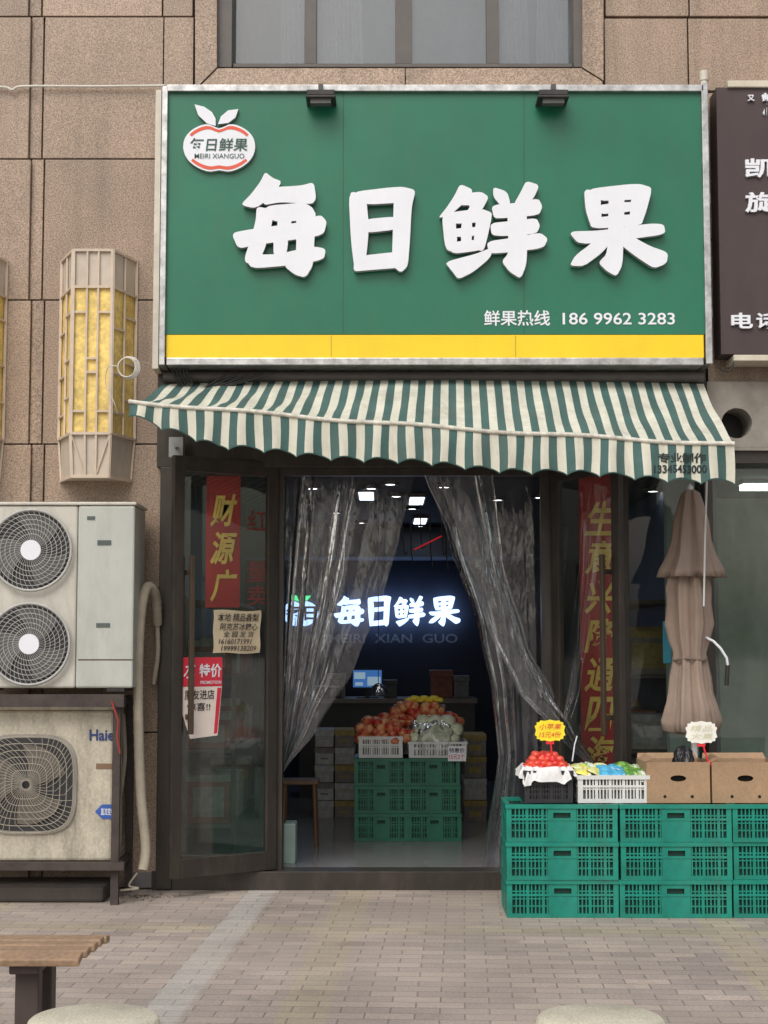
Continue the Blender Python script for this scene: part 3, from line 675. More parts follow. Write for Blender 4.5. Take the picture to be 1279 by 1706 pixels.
MB().box(sx_-.13,sx_+.13,10.78,11.02,.52,.55).obj('stool_seat',mat('stool_wood',(.12,.06,.03),.5),e,bevel=.006)
for a in(-.1,.1):
    for b2 in(10.81,10.99): MB().cyl((sx_+a*1.15,b2,FZ),(sx_+a,b2,.52),.014,8).obj('leg',MATS['stool_wood'],e)
m=MB();m.pbox(472,492,1372,1440,10.0,10.2);tag(m.obj('pale_green_bin',mat('palegreen',(.30,.40,.36),.6),bevel=.01),'pale green plastic bin beside door jamb','bin')
# ------------------------------------------------------------- crates
def make_crate(name,L_,D_,H_,mats,bars=26,hb=4,lab='',grp='',th=.02,slot=True,cat='crate'):
    m=MB()
    def face(M_,ln):
        q=MB(M_);c_=.028
        q.box(-ln/2,ln/2,0,th,0,.022);q.box(-ln/2-.004,ln/2+.004,-.006,th,H_-.022,H_)
        q.box(-ln/2,-ln/2+c_,0,th,.022,H_-.022);q.box(ln/2-c_,ln/2,0,th,.022,H_-.022)
        zc=H_*.60;q.box(-ln/2+c_,ln/2-c_,-.002,th-.004,zc-.006,zc+.006)
        cw=ln*.13
        if slot:
            q.box(-cw,cw,.001,th-.003,.022,zc-.006)
            q.box(-cw,-cw*.6,.001,th-.003,zc+.006,H_-.022);q.box(cw*.6,cw,.001,th-.003,zc+.006,H_-.022);q.box(-cw*.6,cw*.6,.001,th-.003,H_-.045,H_-.022)
        for i in range(1,bars):
            x=-ln/2+c_+(ln-2*c_)*i/bars
            if slot and abs(x)<cw*.98: continue
            wd=.0036 if i%4 else .008
            q.box(x-wd,x+wd,.002,th-.008,.022,H_-.022)
        for i in range(1,hb):
            z=.022+(H_-.044)*i/hb
            for s_ in((-ln/2+c_,-cw),(cw,ln/2-c_)) if slot else ((-ln/2+c_,ln/2-c_),):
                q.box(s_[0],s_[1],.004,th-.009,z-.0035,z+.0035)
        o=len(m.v);m.v+=q.v;m.f+=[[o+i for i in f] for f in q.f];m.m+=q.m;m.s+=q.s
    T=Matrix.Translation;R=lambda a:Matrix.Rotation(math.radians(a),4,'Z')
    face(T((0,-D_/2,0)),L_);face(T((0,D_/2,0))@R(180),L_)
    face(T((-L_/2+.0005,0,0))@R(-90),D_-2*th-.002);face(T((L_/2-.0005,0,0))@R(90),D_-2*th-.002)
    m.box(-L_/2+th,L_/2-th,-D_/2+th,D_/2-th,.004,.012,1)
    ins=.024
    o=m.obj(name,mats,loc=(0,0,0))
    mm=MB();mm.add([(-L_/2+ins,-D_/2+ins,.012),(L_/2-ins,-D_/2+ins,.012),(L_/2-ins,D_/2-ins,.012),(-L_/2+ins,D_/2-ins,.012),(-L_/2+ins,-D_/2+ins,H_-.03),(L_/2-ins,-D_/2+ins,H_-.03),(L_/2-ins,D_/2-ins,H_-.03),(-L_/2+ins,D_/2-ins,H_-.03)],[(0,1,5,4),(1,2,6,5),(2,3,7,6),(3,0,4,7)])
    mm.obj('crate_inner_shade',mats[1],o,recalc=False)  # darker panels behind the lattice, shade inside the crate put into their colour
    tag(o,lab,cat,grp);return o
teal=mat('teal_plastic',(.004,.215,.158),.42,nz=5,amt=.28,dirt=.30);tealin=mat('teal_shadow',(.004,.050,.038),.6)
CY=8.6;CH_=.2015
c0=make_crate('plastic_crate',.604,.42,CH_,[teal,tealin],lab='teal plastic folding crate in the outdoor display stack',grp='teal crates stacked outside the shop')
xs0=X_(845.5,CY,1440)+.302
first=True
for i in range(3):
    for j in range(3):
        loc=(xs0+i*.613+random.uniform(-.005,.005),CY+.21+random.uniform(-.010,.010),CH_*1.005*j+.001)
        if first: c0.location=loc;first=False
        else: clone(c0,loc,random.uniform(-.012,.012))
TOP=CH_*3.015+.003
dgreen=mat('dark_green_plastic',(.008,.13,.075),.45,nz=5,amt=.25,dirt=.15)
YI=11.1
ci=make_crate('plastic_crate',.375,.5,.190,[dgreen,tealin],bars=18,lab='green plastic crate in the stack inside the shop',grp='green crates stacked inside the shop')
first=True
for px in(635,722):
    for j in range(3):
        loc=(X_(px,YI),YI+.25,FZ+.001+j*.192)
        if first: ci.location=loc;first=False
        else: clone(ci,loc,random.uniform(-.02,.02))
ZI=FZ+3*.192+.002
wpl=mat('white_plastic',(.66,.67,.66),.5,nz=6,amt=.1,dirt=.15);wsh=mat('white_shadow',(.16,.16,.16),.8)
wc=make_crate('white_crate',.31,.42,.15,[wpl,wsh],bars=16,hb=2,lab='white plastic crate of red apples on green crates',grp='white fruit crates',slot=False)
wc.location=(X_(634,YI),YI+.24,ZI)
wc2=clone(wc,(X_(724,YI)+.02,YI+.24,ZI),0,'white plastic crate of wrapped melons on green crates');wc2.scale=(1.32,1,.75)
def fruit(name,r,m_,dim=.18):
    P=[]
    for i in range(11):
        t=math.pi*i/10;P.append((r*math.sin(t)*(1.05),r*(1-math.cos(t))*.93+ (0 if i<8 else -dim*r*((i-7)/3)**2)))
    P[0]=(0,0);P[-1]=(0,P[-1][1])
    return MB().lathe(P,(0,0,0),16).obj(name,m_,loc=(0,0,0))
def applemat(n,c1,c2):
    m=bpy.data.materials.new(n);N,L=nt(m);b=N['Principled BSDF'];oi=N.new('ShaderNodeObjectInfo');tc=N.new('ShaderNodeTexCoord');nz=N.new('ShaderNodeTexNoise');nz.inputs['Scale'].default_value=14;nz.inputs['Detail'].default_value=4
    ad=N.new('ShaderNodeVectorMath');ad.operation='ADD';L.new(tc.outputs['Object'],ad.inputs[0]);L.new(oi.outputs['Random'],ad.inputs[1]);L.new(ad.outputs[0],nz.inputs['Vector'])
    r=N.new('ShaderNodeMapRange');r.inputs[1].default_value=.4;r.inputs[2].default_value=.65;L.new(nz.outputs['Fac'],r.inputs[0])
    mx=N.new('ShaderNodeMix');mx.data_type='RGBA';mx.inputs['A'].default_value=(*c1,1);mx.inputs['B'].default_value=(*c2,1);L.new(r.outputs[0],mx.inputs['Factor']);L.new(mx.outputs['Result'],b.inputs['Base Color']);b.inputs['Roughness'].default_value=.3
    return m
am=applemat('apple_skin',(.50,.04,.03),(.78,.42,.18));mm_=applemat('melon_net',(.60,.66,.46),(.80,.82,.70));rm=applemat('red_fruit_skin',(.62,.03,.028),(.78,.13,.07))
a0=fruit('apple',.038,am);tag(a0,'red and yellow apple piled in the white crate','apple','apples piled inside the shop')
first=True;ax=X_(642,YI)
for k in range(4):
    nr=[(6,5),(6,5),(6,5),(5,5)][k]
    for i in range(nr[0]-k//2):
        for j in range(nr[1]):
            if 0<k<3 and 0<j<nr[1]-1 and 0<i<nr[0]-2: continue
            x=ax-.18+.064*i+(.031 if k%2 else 0)+k*.006;y=YI+.07+.075*j+(.03 if k%2 else 0)+k*.022;z=ZI+.10+k*.036
            loc=(x+random.uniform(-.006,.006),y+random.uniform(-.006,.006),z+random.uniform(-.006,.006))
            if first:a0.location=loc;first=False
            else:
                q=clone(a0,loc,random.uniform(0,6));q.rotation_euler[0]=random.uniform(-.8,.8)
for k in range(4):
    for i in range(11-2*k):
        for j in range(2):
            q=clone(a0,(X_(650,YI)+.06*i+.06*k-.1+random.uniform(-.01,.01),YI+.36+.06*j+random.uniform(-.01,.01),ZI+.20+.040*k+random.uniform(-.008,.008)),random.uniform(0,6));q.rotation_euler[0]=random.uniform(-.8,.8)
bm0=fruit('melon',.052,mm_,dim=.05);tag(bm0,'pale net-wrapped melon in the wrapped crate','melon','melons inside the shop');first=True
for k in range(3):
    for i in range(4-(k//2)):
        for j in range(3-(k//2)):
            loc=(X_(692,YI)+.088*i+.03*k+random.uniform(-.006,.006),YI+.11+.095*j+.03*k,ZI+.08+.06*k)
            if first:bm0.location=loc;first=False
            else: clone(bm0,loc,random.uniform(0,6))
wrap=glass('plastic_film',(.96,.97,.97),base=.08,k=1.0,rough=.15,haze=.16,hazecol=(.8,.8,.8),wav=9)
def blob(cx,cy,z0,w,d,h,seed,name,lab,cat,m_,power=2.6,j=.012):
    rnd=random.Random(seed);ph=[rnd.uniform(0,6) for _ in range(6)]
    def fn(u,v):
        t=u*2*math.pi;e=2/power
        x=math.copysign(abs(math.cos(t))**e,math.cos(t));y=math.copysign(abs(math.sin(t))**e,math.sin(t));s=math.sin(v*math.pi/2)**.45 if v<1 else 1
        q=j*(math.sin(9*t+ph[0]+v*6)+math.sin(17*t+ph[1]-v*9)*.6)
        return (cx+(w*s+q)*x,cy+(d*s+q)*y,z0+h*(1-v)**.6+j*.6*math.sin(13*t+ph[2])*(v<.9))
    m=MB().grid(fn,64,12);return tag(m.obj(name,m_,recalc=False),lab,cat)
blob(X_(722,YI),YI+.24,ZI+.02,.215,.22,.26,3,'plastic_wrap','crinkled clear plastic film draped over the melons','plastic film',wrap)
for i in range(7):
    m=MB();x=X_(684,YI)+.035*i;y=YI+.40;z=ZI+.375+.014*(i%2)
    m.lathe([(0,0),(.03,.005),(.034,.02),(.02,.035),(0,.038)],(x,y,z),10,fn=lambda t,z_:1+.25*math.cos(2*t))
    tag(m.obj('fruit_bag',mat('yellow_bag',(.75,.60,.05),.35)),'small yellow wrapped fruit bag on the pile','fruit bag','yellow fruit bags inside the shop')
m=MB();m.box(X_(655,YI),X_(745,YI),YI+.42,YI+.48,ZI,ZI+.36);tag(m.obj('support_carton',cm[4],bevel=.01),'carton supporting the heaped fruit display','box')
e=thing('price_card',W(762,1262,YI-.02),'small white price card clipped to the crate','price card');MB().pbox(746,776,1243,1268,YI-.03,YI-.025).obj('card_sheet',whitep,e)
m=MB();ptext(m,"特惠价",748,774,1246,1254,YI-.032,bold=.01);m.obj('card_heading',ink,e,recalc=False)
m=MB();ptext(m,"15元2个",748,774,1256,1265,YI-.032,bold=.01);m.obj('card_price',MATS['promo_red'],e,recalc=False)
# ------------------------------------------------------------- on top of the outdoor crates
Yt=8.64
bk_=make_crate('black_basket',.265,.28,.175,[mat('black_plastic',(.022,.022,.028),.45,nz=6,amt=.2),black],bars=14,hb=5,lab='black plastic basket of red fruit with white liner',grp=None,slot=False,th=.012,cat='basket')
bx=X_(911,Yt);bk_.location=(bx,Yt+.14,TOP)
r0=fruit('red_fruit',.023,rm,dim=.1);tag(r0,'small red round fruit heaped in the basket','fruit','red fruits in the black basket');first=True
for k in range(4):
    n_=7-k
    for i in range(n_):
        for j in range(n_-1):
            if k<2 and 0<i<n_-1 and 0<j<n_-2: continue
            loc=(bx-.102+.017*k+.034*i+random.uniform(-.008,.008),Yt+.05+.017*k+.034*j+random.uniform(-.008,.008),TOP+.165+.021*k+random.uniform(-.007,.007))
            if first:r0.location=loc;first=False
            else: clone(r0,loc,random.uniform(0,6))
bag=mat('white_bag',(.74,.74,.74),.45,nz=20,amt=.06,bump=.6,bscale=25,sss=.1)
rnd=random.Random(5);phs=[rnd.uniform(0,6) for _ in range(8)]
def liner(u,v):
    t=u*2*math.pi;e=.45
    x=math.copysign(abs(math.cos(t))**e,math.cos(t));y=math.copysign(abs(math.sin(t))**e,math.sin(t))
    off=-.020+.050*v; zz=.175+.022*math.sin(v*math.pi)-(.045+.020*math.sin(2*t+phs[3])+.014*math.sin(7*t+phs[4]))*max(0,v-.45)*2
    q=.008*math.sin(11*t+phs[0]+4*v)+.005*math.sin(23*t+phs[1]-3*v)
    return (bx+(.1275+off+q*(.3+v))*x,Yt+.14+(.14+off+q*(.3+v))*y,TOP+zz+.004*math.sin(19*t+phs[2]))
tag(MB().grid(liner,120,10).obj('plastic_bag_liner',bag,recalc=False),'crumpled white plastic bag folded over the basket rim','plastic bag')
wx=X_(1018,Yt);w3=make_crate('white_crate',.39,.3,.15,[wpl,wsh],bars=18,hb=2,lab='white plastic crate of bagged greens on teal crates',grp='white fruit crates',slot=False,th=.014);w3.location=(wx,Yt+.15,TOP)
def packmat(n,c1,c2,c3):
    m=bpy.data.materials.new(n);N,L=nt(m);b=N['Principled BSDF'];tc=N.new('ShaderNodeTexCoord');v=N.new('ShaderNodeTexVoronoi');v.inputs['Scale'].default_value=38;L.new(tc.outputs['Object'],v.inputs['Vector'])
    cr_=N.new('ShaderNodeValToRGB');cr_.color_ramp.interpolation='CONSTANT';cr_.color_ramp.elements[0].color=(*c1,1);cr_.color_ramp.elements[1].position=.45;cr_.color_ramp.elements[1].color=(*c2,1);e_=cr_.color_ramp.elements.new(.78);e_.color=(*c3,1)
    s_=N.new('ShaderNodeSeparateColor');L.new(v.outputs['Color'],s_.inputs[0]);L.new(s_.outputs[0],cr_.inputs[0]);L.new(cr_.outputs[0],b.inputs['Base Color']);b.inputs['Roughness'].default_value=.22;return m
pk=[packmat('pack_green',(.10,.26,.05),(.22,.42,.10),(.55,.60,.30)),packmat('pack_blue',(.08,.38,.62),(.12,.48,.72),(.75,.80,.82)),packmat('pack_yellow',(.78,.72,.15),(.70,.76,.40),(.85,.85,.80)),packmat('pack_white',(.7,.74,.66),(.3,.5,.2),(.8,.8,.78))]
for i in range(24):
    col=i%6;row=i//6
    x=wx-.155+.062*col+random.uniform(-.012,.012);y=Yt+.05+.065*row;z=TOP+.135+random.uniform(0,.022)+.008*row
    M_=Matrix.Translation((x,y,z))@Matrix.Rotation(random.uniform(-1.2,1.2),4,'Z')@Matrix.Rotation(random.uniform(-.2,.8),4,'X')@Matrix.Rotation(random.uniform(-.4,.4),4,'Y')
    m=MB(M_).grid(lambda u,v:(.048*(u-.5)*2*(1-.15*math.sin(v*9)),.038*(v-.5)*2,.024*math.sin(u*math.pi)**.6*math.sin(v*math.pi)**.6+.004*math.sin(u*21+v*17)) if 0<u<1 and 0<v<1 else (.048*(u-.5)*2*(1-.15*math.sin(v*9)),.038*(v-.5)*2,0),14,12)
    c_=random.choice([[2,2],[2,3],[1,2],[1,1],[0,0],[0,3]][col])
    tag(m.obj('fruit_packet',pk[c_],recalc=False),'shiny printed fruit packet in the white crate','packet','fruit packets in the white crate')
kraft=mat('cardboard',(.36,.235,.14),.8,nz=3,amt=.16,fine=.08,fscale=90,dirt=.25);kraftd=mat('cardboard_inside',(.22,.14,.08),.85)
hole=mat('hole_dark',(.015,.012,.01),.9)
def cbox(px0,px1,lab,tilt):
    x0,x1=X_(px0,Yt,1315),X_(px1,Yt,1315);h=.222;y0,y1=Yt,Yt+.30;z0=TOP
    e=thing('cardboard_box',((x0+x1)/2,(y0+y1)/2,z0),lab,'cardboard box','open cardboard boxes on the crates')
    m=MB();cx=(x0+x1)/2;cz=z0+h*.60
    holed(m,x0,x1,z0+.06,z0+h,cx,cz,.044,.017,y0,.004)
    m.box(x0,x1,y0,y0+.003,z0,z0+.06)
    m.box(x0,x0+.004,y0+.004,y1,z0,z0+h);m.box(x1-.004,x1,y0+.004,y1,z0,z0+h);m.box(x0+.0041,x1-.0041,y1-.004,y1,z0,z0+h);m.box(x0+.0042,x1-.0042,y0+.0042,y1-.0042,z0+.001,z0+.004)
    m.obj('box_body',kraft,e,recalc=False)
    m=MB();m.box(x0+.005,x1-.005,y0+.03,y0+.033,z0+.065,z0+h-.02);m.obj('hole_shade_sheet',hole,e)  # near-black sheet behind the hand hole, painted shade of the box inside
    for dx in(-.075,.075): MB().cyl((cx+dx,y0-.001,z0+.035),(cx+dx,y0+.002,z0+.035),.009,14).obj('vent_hole',hole,e)
    for P in([(x0+.003,y0,z0+h),(x1-.003,y0,z0+h),(x1-.012,y0+.11,z0+h-.035),(x0+.012,y0+.11,z0+h-.04)],
        [(x0,y0+.01,z0+h),(x0,y1-.01,z0+h),(x0+.05,y1-.02,z0+h+.03),(x0+.05,y0+.03,z0+h+.02)],
        [(x0+.003,y1,z0+h),(x1-.003,y1,z0+h),(x1-.012,y1+.03,z0+h+.03),(x0+.012,y1+.03,z0+h+.028)]):
        MB().add(P,[(0,1,2,3)]).obj('box_flap',kraft,e,recalc=False)
    e.rotation_euler[2]=tilt
cbox(1076,1182,'open brown cardboard box with an oval hand hole',.02);cbox(1187,1298,'open brown cardboard box beside another on crates',-.015);cbox(1305,1410,'open brown cardboard box at the end of the stack',0)
blob(X_(1134,8.78),8.78,TOP+.16,.055,.06,.14,11,'black_bag','black plastic bag sitting in the cardboard box','plastic bag',mat('black_bag_m',(.015,.015,.018),.35,bump=.5,bscale=30),j=.006)
redp=mat('sign_red_plastic',(.75,.03,.04),.4)
def starsign(px,py,w,h,stick,Y,mf,lines,inkm,lab):
    e=thing('price_sign',W(stick[0],stick[1],Y),lab,'price sign','starburst price signs on the fruit')
    c_=W(px,py,Y);P=[];n=28
    for i in range(n):
        t=2*math.pi*i/n;k=1 if i%2 else .90
        x=math.copysign(abs(math.cos(t))**.6,math.cos(t));z=math.copysign(abs(math.sin(t))**.6,math.sin(t))
        P.append((c_[0]+x*w/2*k,c_[2]+z*h/2*k))
    MB().prism(P,Y,Y+.003).obj('sign_card',mf,e)
    m=MB();a=W(stick[0],stick[1],Y)
    m.cyl((c_[0],Y+.008,c_[2]-h*.3),(a[0],Y+.008,a[2]),.005,8);m.box(c_[0]-.022,c_[0]+.022,Y+.0035,Y+.012,c_[2]-h*.62,c_[2]-h*.44)
    m.lathe([(.016,0),(.018,.01),(.005,.03)],(a[0],Y+.008,a[2]),12);m.obj('sign_stick',redp,e)
    m=MB();kk=len(lines)
    for i,s_ in enumerate(lines):
        zc=c_[2]+h*(.18-.36*i) if kk>1 else c_[2]
        text(m,s_,c_[0]-w*.35,c_[0]+w*.35,zc-h*.14,zc+h*.14,Y-.002,bold=0,shear=.2)
    m.obj('sign_writing',inkm,e,recalc=False)
starsign(916,1217,.172,.120,(921,1268),8.70,mat('price_yellow',(.90,.74,.03),.5),["小苹果","15元4份"],redp,'yellow starburst price sign on a red clip')
starsign(1168,1220,.178,.125,(1182,1276),8.68,mat('price_white',(.82,.82,.76),.5),["精品","大果"],mat('faint_yellow_ink',(.68,.64,.46),.6),'white starburst price sign on a red clip')
m=MB();m.tube([W(953,1268,8.78),W(957,1240,8.78),W(961,1226,8.78)],.004,6)
tag(m.obj('plastic_clip_stick',whitep),'thin white plastic stick standing behind the basket','stick')
# ------------------------------------------------------------- umbrella
UY=9.22;ux=X_(1152,UY)
um=thing('folded_parasol',(ux,UY,0),'folded beige patio parasol tied around its pole','parasol')
fab=mat('parasol_fabric',(.31,.235,.19),.85,nz=4,amt=.14,dirt=.2,bump=.3,bscale=30)
def zU(py):return Z_(py,UY)
fold=lambda k,ph:(lambda t,z:1+.20*math.cos(k*t+ph+z*1.2)+.10*math.cos(2.3*k*t+1+z*3)+.05*math.sin(z*23+2*t))
prof=[(.140,.012),(.168,0),(.15,.05),(.118,.13),(.098,.22),(.080,.33),(.062,.43),(.045,.50),(.02,.52),(0,.525)]
MB().lathe(prof,(ux+.005,UY,zU(962)),56,fn=fold(6,.5)).obj('upper_canopy',fab,um,recalc=False)
prof=[(.10,0),(.135,.02),(.145,.08),(.13,.16),(.112,.24),(.098,.33),(.085,.42),(.082,.47),(.10,.55),(.115,.64),(.110,.76),(.108,.85),(.085,.97),(.07,1.02)]
MB().lathe(prof,(ux-.02,UY,zU(1222)),64,fn=fold(7,1.4)).obj('lower_canopy',fab,um,recalc=False)
m=MB();zt=zU(1098);m.tube([(ux-.02+.096*math.cos(t*.3142)*1.02,UY+.096*math.sin(t*.3142),zt+.006*math.sin(t)) for t in range(20)],.008,6,closed=True);m.obj('tie_strap',mat('strap',(.2,.15,.12),.9),um)
m=MB();m.cyl((ux,UY,.05),(ux,UY,zU(815)),.02,12);m.lathe([(.0,0),(.02,0),(.02,.04),(0,.06)],(ux,UY,zU(822)),12);m.obj('parasol_pole',wpl,um)
MB().lathe([(.18,0.001),(.18,.05),(.06,.07),(.03,.2)],(ux,UY,0),24).obj('parasol_base',black,um)
m=MB();m.tube([(ux+.06,UY-.02,zU(1060)),W(1188,1068,UY-.1),W(1200,1080,UY-.12),W(1210,1096,UY-.12),W(1212,1108,UY-.12)],.008,8);m.obj('crank_handle',whitep,um)
m=MB();m.tube([W(1212,1108,UY-.12),W(1210,1142,UY-.12)],.013,8);m.obj('crank_grip',black,um)
m=MB();m.tube([W(1177,800,9.0),W(1174,900,9.0),W(1172,1010,9.0)],.006,6);tag(m.obj('awning_crank_rod',wpl),'thin white awning crank rod hanging from the awning','rod')
m=MB();m.pbox(1104,1118,1035,1105,9.68,9.69);tag(m.obj('blue_door_tag',mat('bluetag',(.05,.30,.42),.4),bevel=.01),'blue oval tag hanging on the glass','tag')
# ------------------------------------------------------------- air conditioners
acw=mat('ac_cream',(.56,.54,.48),.5,nz=3,amt=.07,dirt=.38);acg=mat('ac_greygreen',(.47,.49,.45),.5,nz=3,amt=.06,dirt=.28)
acd=mat('ac_dark',(.035,.035,.038),.6)
grl=mat('grill_grey',(.42,.42,.40),.5)
def fan(parent,cx,cz,r,Y,hubcol):
    MB().cyl((cx,Y-.002,cz),(cx,Y-.0005,cz),r,48,0).obj('fan_recess',acd,parent)
    m=MB()
    for k in range(3):
        def fn(u,v,t0=k*2*math.pi/3+.4):
            t=t0+v*1.3+u*.3;rr=r*(.2+.70*u);return (cx+rr*math.cos(t),Y-.012-.012*v,cz+rr*math.sin(t))
        m.grid(fn,8,8)
    m.obj('fan_blade',mat('blade_grey',(.13,.13,.13),.5),parent,recalc=False)
    m=MB();yg=Y-.035
    for q in(1.0,.88,.76,.64,.52,.40):
        m.tube([(cx+r*q*math.cos(i*math.pi/18),yg,cz+r*q*math.sin(i*math.pi/18)) for i in range(36)],.0022 if q<1 else .009,5,closed=True)
    for i in range(44):
        t=i*math.pi/22
        m.tube([(cx+r*(.24+.76*j/5)*math.cos(t+.55*j/5),yg-.002,cz+r*(.24+.76*j/5)*math.sin(t+.55*j/5)) for j in range(6)],.0016,4)
    m.obj('fan_grille',grl,parent)
    MB().cyl((cx,yg-.006,cz),(cx,yg+.01,cz),r*.25,24).obj('grille_hub',hubcol,parent)
AY=9.08
ac1=thing('outdoor_air_conditioner',W(90,1155,AY+.18),'tall twin-fan air conditioner outdoor unit on the rack','air conditioner','air conditioner outdoor units')
xa,xm_,xb=X_(-62,AY),X_(128,AY),X_(223,AY);zb,zt=Z_(1152,AY),Z_(842,AY)
MB().box(xa,xm_-.003,AY,AY+.40,zb+.02,zt).obj('fan_casing',acw,ac1,bevel=.012)
MB().box(xm_,xb,AY-.004,AY+.40,zb+.02,zt).obj('side_casing',acg,ac1,bevel=.012)
MB().box(xa-.01,xb+.01,AY-.012,AY+.41,zt+.001,zt+.02).obj('top_cover',acw,ac1,bevel=.006)
for x in(xa+.05,xb-.15): MB().box(x,x+.1,AY,AY+.4,zb,zb+.02).obj('mounting_foot',black,ac1)
cx=X_(52,AY)
fan(ac1,cx,Z_(917,AY),.235,AY,whitep);fan(ac1,cx,Z_(1073,AY),.235,AY,whitep)
for P in((162,185,900,908),(160,183,1038,1045),(145,158,860,866)): MB().pbox(*P,AY-.008,AY-.004).obj('casing_label',mat('label_dark',(.08,.10,.10),.5),ac1)
MB().pbox(130,222,1098,1100,AY-.006,AY-.0045).obj('casing_seam',joint,ac1)
ac2=thing('outdoor_air_conditioner',W(60,1436,AY+.18),'weathered cream single-fan air conditioner with brand lettering','air conditioner','air conditioner outdoor units')
xa,xb=X_(-95,AY),X_(192,AY);zb,zt=Z_(1434,AY),Z_(1183,AY)
MB().box(xa,xb,AY,AY+.36,zb,zt).obj('casing',mat('ac_old',(.50,.46,.37),.55,nz=4,amt=.12,fine=.10,fscale=60,dirt=.9),ac2,bevel=.015)
MB().box(xa-.008,xb+.008,AY-.01,AY+.37,zt+.001,zt+.025).obj('top_cover',MATS['ac_old'],ac2,bevel=.006)
cx2,cz2=X_(52,AY),Z_(1306,AY)
P=[]
for i in range(48):
    t=2*math.pi*i/48;P.append((cx2+.285*math.copysign(abs(math.cos(t))**.55,math.cos(t)),cz2+.285*math.copysign(abs(math.sin(t))**.55,math.sin(t))))
MB().prism(P,AY-.012,AY+.001).obj('grille_frame',mat('frame_grey',(.30,.28,.24),.6,dirt=.4),ac2)
MB().prism([(cx2+(x-cx2)*.93,cz2+(z-cz2)*.93) for x,z in P],AY-.0145,AY-.0125).obj('fan_recess',acd,ac2)
m=MB()
for k in range(3):
    def fn(u,v,t0=k*2.094):
        t=t0+v*1.4+u*.3;rr=.24*(.2+.75*u);return (cx2+rr*math.cos(t),AY-.022-.01*v,cz2+rr*math.sin(t))
    m.grid(fn,8,8)
m.obj('fan_blade',mat('blade_brown',(.16,.14,.12),.6),ac2,recalc=False)
m=MB();yg=AY-.045
for q in(1,.86,.72,.58,.44,.30): m.tube([(cx2+(x-cx2)*q*.95,yg,cz2+(z-cz2)*q*.95) for x,z in P],.0024,5,closed=True)
for i in range(48):
    t=2*math.pi*i/48;pts=[]
    for j in range(6):
        f=.08+.87*j/5;a_=t+.6*(j/5-1);k_=1+.0*j
        R_=.285*f;c2,s2_=math.cos(a_),math.sin(a_);e_=.55*(j/5)+1*(1-j/5)
        pts.append((cx2+R_*math.copysign(abs(c2)**e_,c2),yg-.003,cz2+R_*math.copysign(abs(s2_)**e_,s2_)))
    m.tube(pts,.0018,4)
m.obj('fan_grille',mat('grille_old',(.36,.33,.27),.6),ac2)
m=MB();ptext(m,"Haier",149,200,1215,1234,AY-.004,bold=.025);m.obj('brand_lettering',mat('navy',(.02,.04,.16),.5),ac2,recalc=False)
m=MB();pprism([(158,1352),(170,1340),(192,1340),(192,1364),(170,1364)],AY-.004,AY-.001,m=m);m.obj('blue_badge',mat('badge_blue',(.03,.10,.38),.5),ac2)
m=MB();ptext(m,"直流变频",168,190,1346,1358,AY-.006,bold=.01);m.obj('badge_text',whitep,ac2,recalc=False)
MB().pbox(160,186,1272,1281,AY-.003,AY-.0005).obj('rating_label',mat('label_brown',(.20,.12,.07),.6),ac2)
rst=mat('rusty_steel',(.05,.038,.035),.7,nz=12,amt=.35,dirt=.35)
rk=thing('steel_rack',W(100,1490,9.1),'dark rusty steel rack carrying two air conditioners','rack')
zt=Z_(1157,8.98)
for P in((-150,206,1157,1178,8.97,9.02),(-150,206,1160,1176,9.46,9.5)): MB().pbox(*P).obj('upper_beam',rst,rk)
for P in((-150,206,1437,1450,8.97,9.02),(-150,206,1440,1450,9.46,9.5)): MB().pbox(*P).obj('lower_beam',rst,rk)
for px in(196,-120):
    x=X_(px,9.0);MB().box(x-.022,x+.022,9.021,9.06,0,zt-.02).obj('post',rst,rk);MB().box(x-.02,x+.02,9.501,9.54,0,zt-.02).obj('post',rst,rk)
x=X_(196,9.0)
for a,b_ in((1176,1163),(1450,1440)): MB().box(x-.018,x+.018,9.061,9.5,Z_(a,9),Z_(b_,9)).obj('cross_bar',rst,rk)
m=MB();m.tube([W(186,1168,8.95),W(197,1200,8.95),W(195,1228,8.95),W(200,1255,8.95)],.007,6);tag(m.obj('red_tied_cloth',mat('cloth_red',(.28,.04,.03),.8)),'strip of red cloth tied to the rack','cloth')
m=MB();m.box(X_(-150,9.3),X_(190,9.3),9.1,9.5,.001,.09);tag(m.obj('rubble_plinth',mat('dark_plinth',(.06,.05,.045),.9,dirt=.4),bevel=.02),'dark low concrete plinth under the rack','plinth')
# loose dirt and grit at the foot of the wall
m=MB();rg=random.Random(9)
for i in range(140):
    x=X_(rg.choice((250,225,240,270,130,60)),9.4)+rg.gauss(0,.10);y=9.36-abs(rg.gauss(0,.09));s_=rg.uniform(.003,.014)
    vv=[(x+s_*rg.uniform(-1,1),y+s_*rg.uniform(-1,1),.001+s_*rg.uniform(0,1)) for _ in range(4)]
    m.add(vv,[(0,1,2),(0,2,3),(0,3,1),(1,3,2)])
o=tag(m.obj('loose_grit',mat('grit',(.10,.08,.06),.95)),'loose dark grit and dirt along the wall base','grit');o['kind']='stuff'
hs=mat('hose_tape',(.42,.37,.29),.75,nz=10,amt=.15,dirt=.35)
def smooth(P,n=8):
    P=[Vector(p) for p in P];o=[]
    for i in range(len(P)-1):
        p0=P[max(i-1,0)];p1=P[i];p2=P[i+1];p3=P[min(i+2,len(P)-1)]
        for k in range(n):
            t=k/n;o.append(.5*((2*p1)+(-p0+p2)*t+(2*p0-5*p1+4*p2-p3)*t*t+(-p0+3*p1-3*p2+p3)*t**3))
    o.append(P[-1]);return o
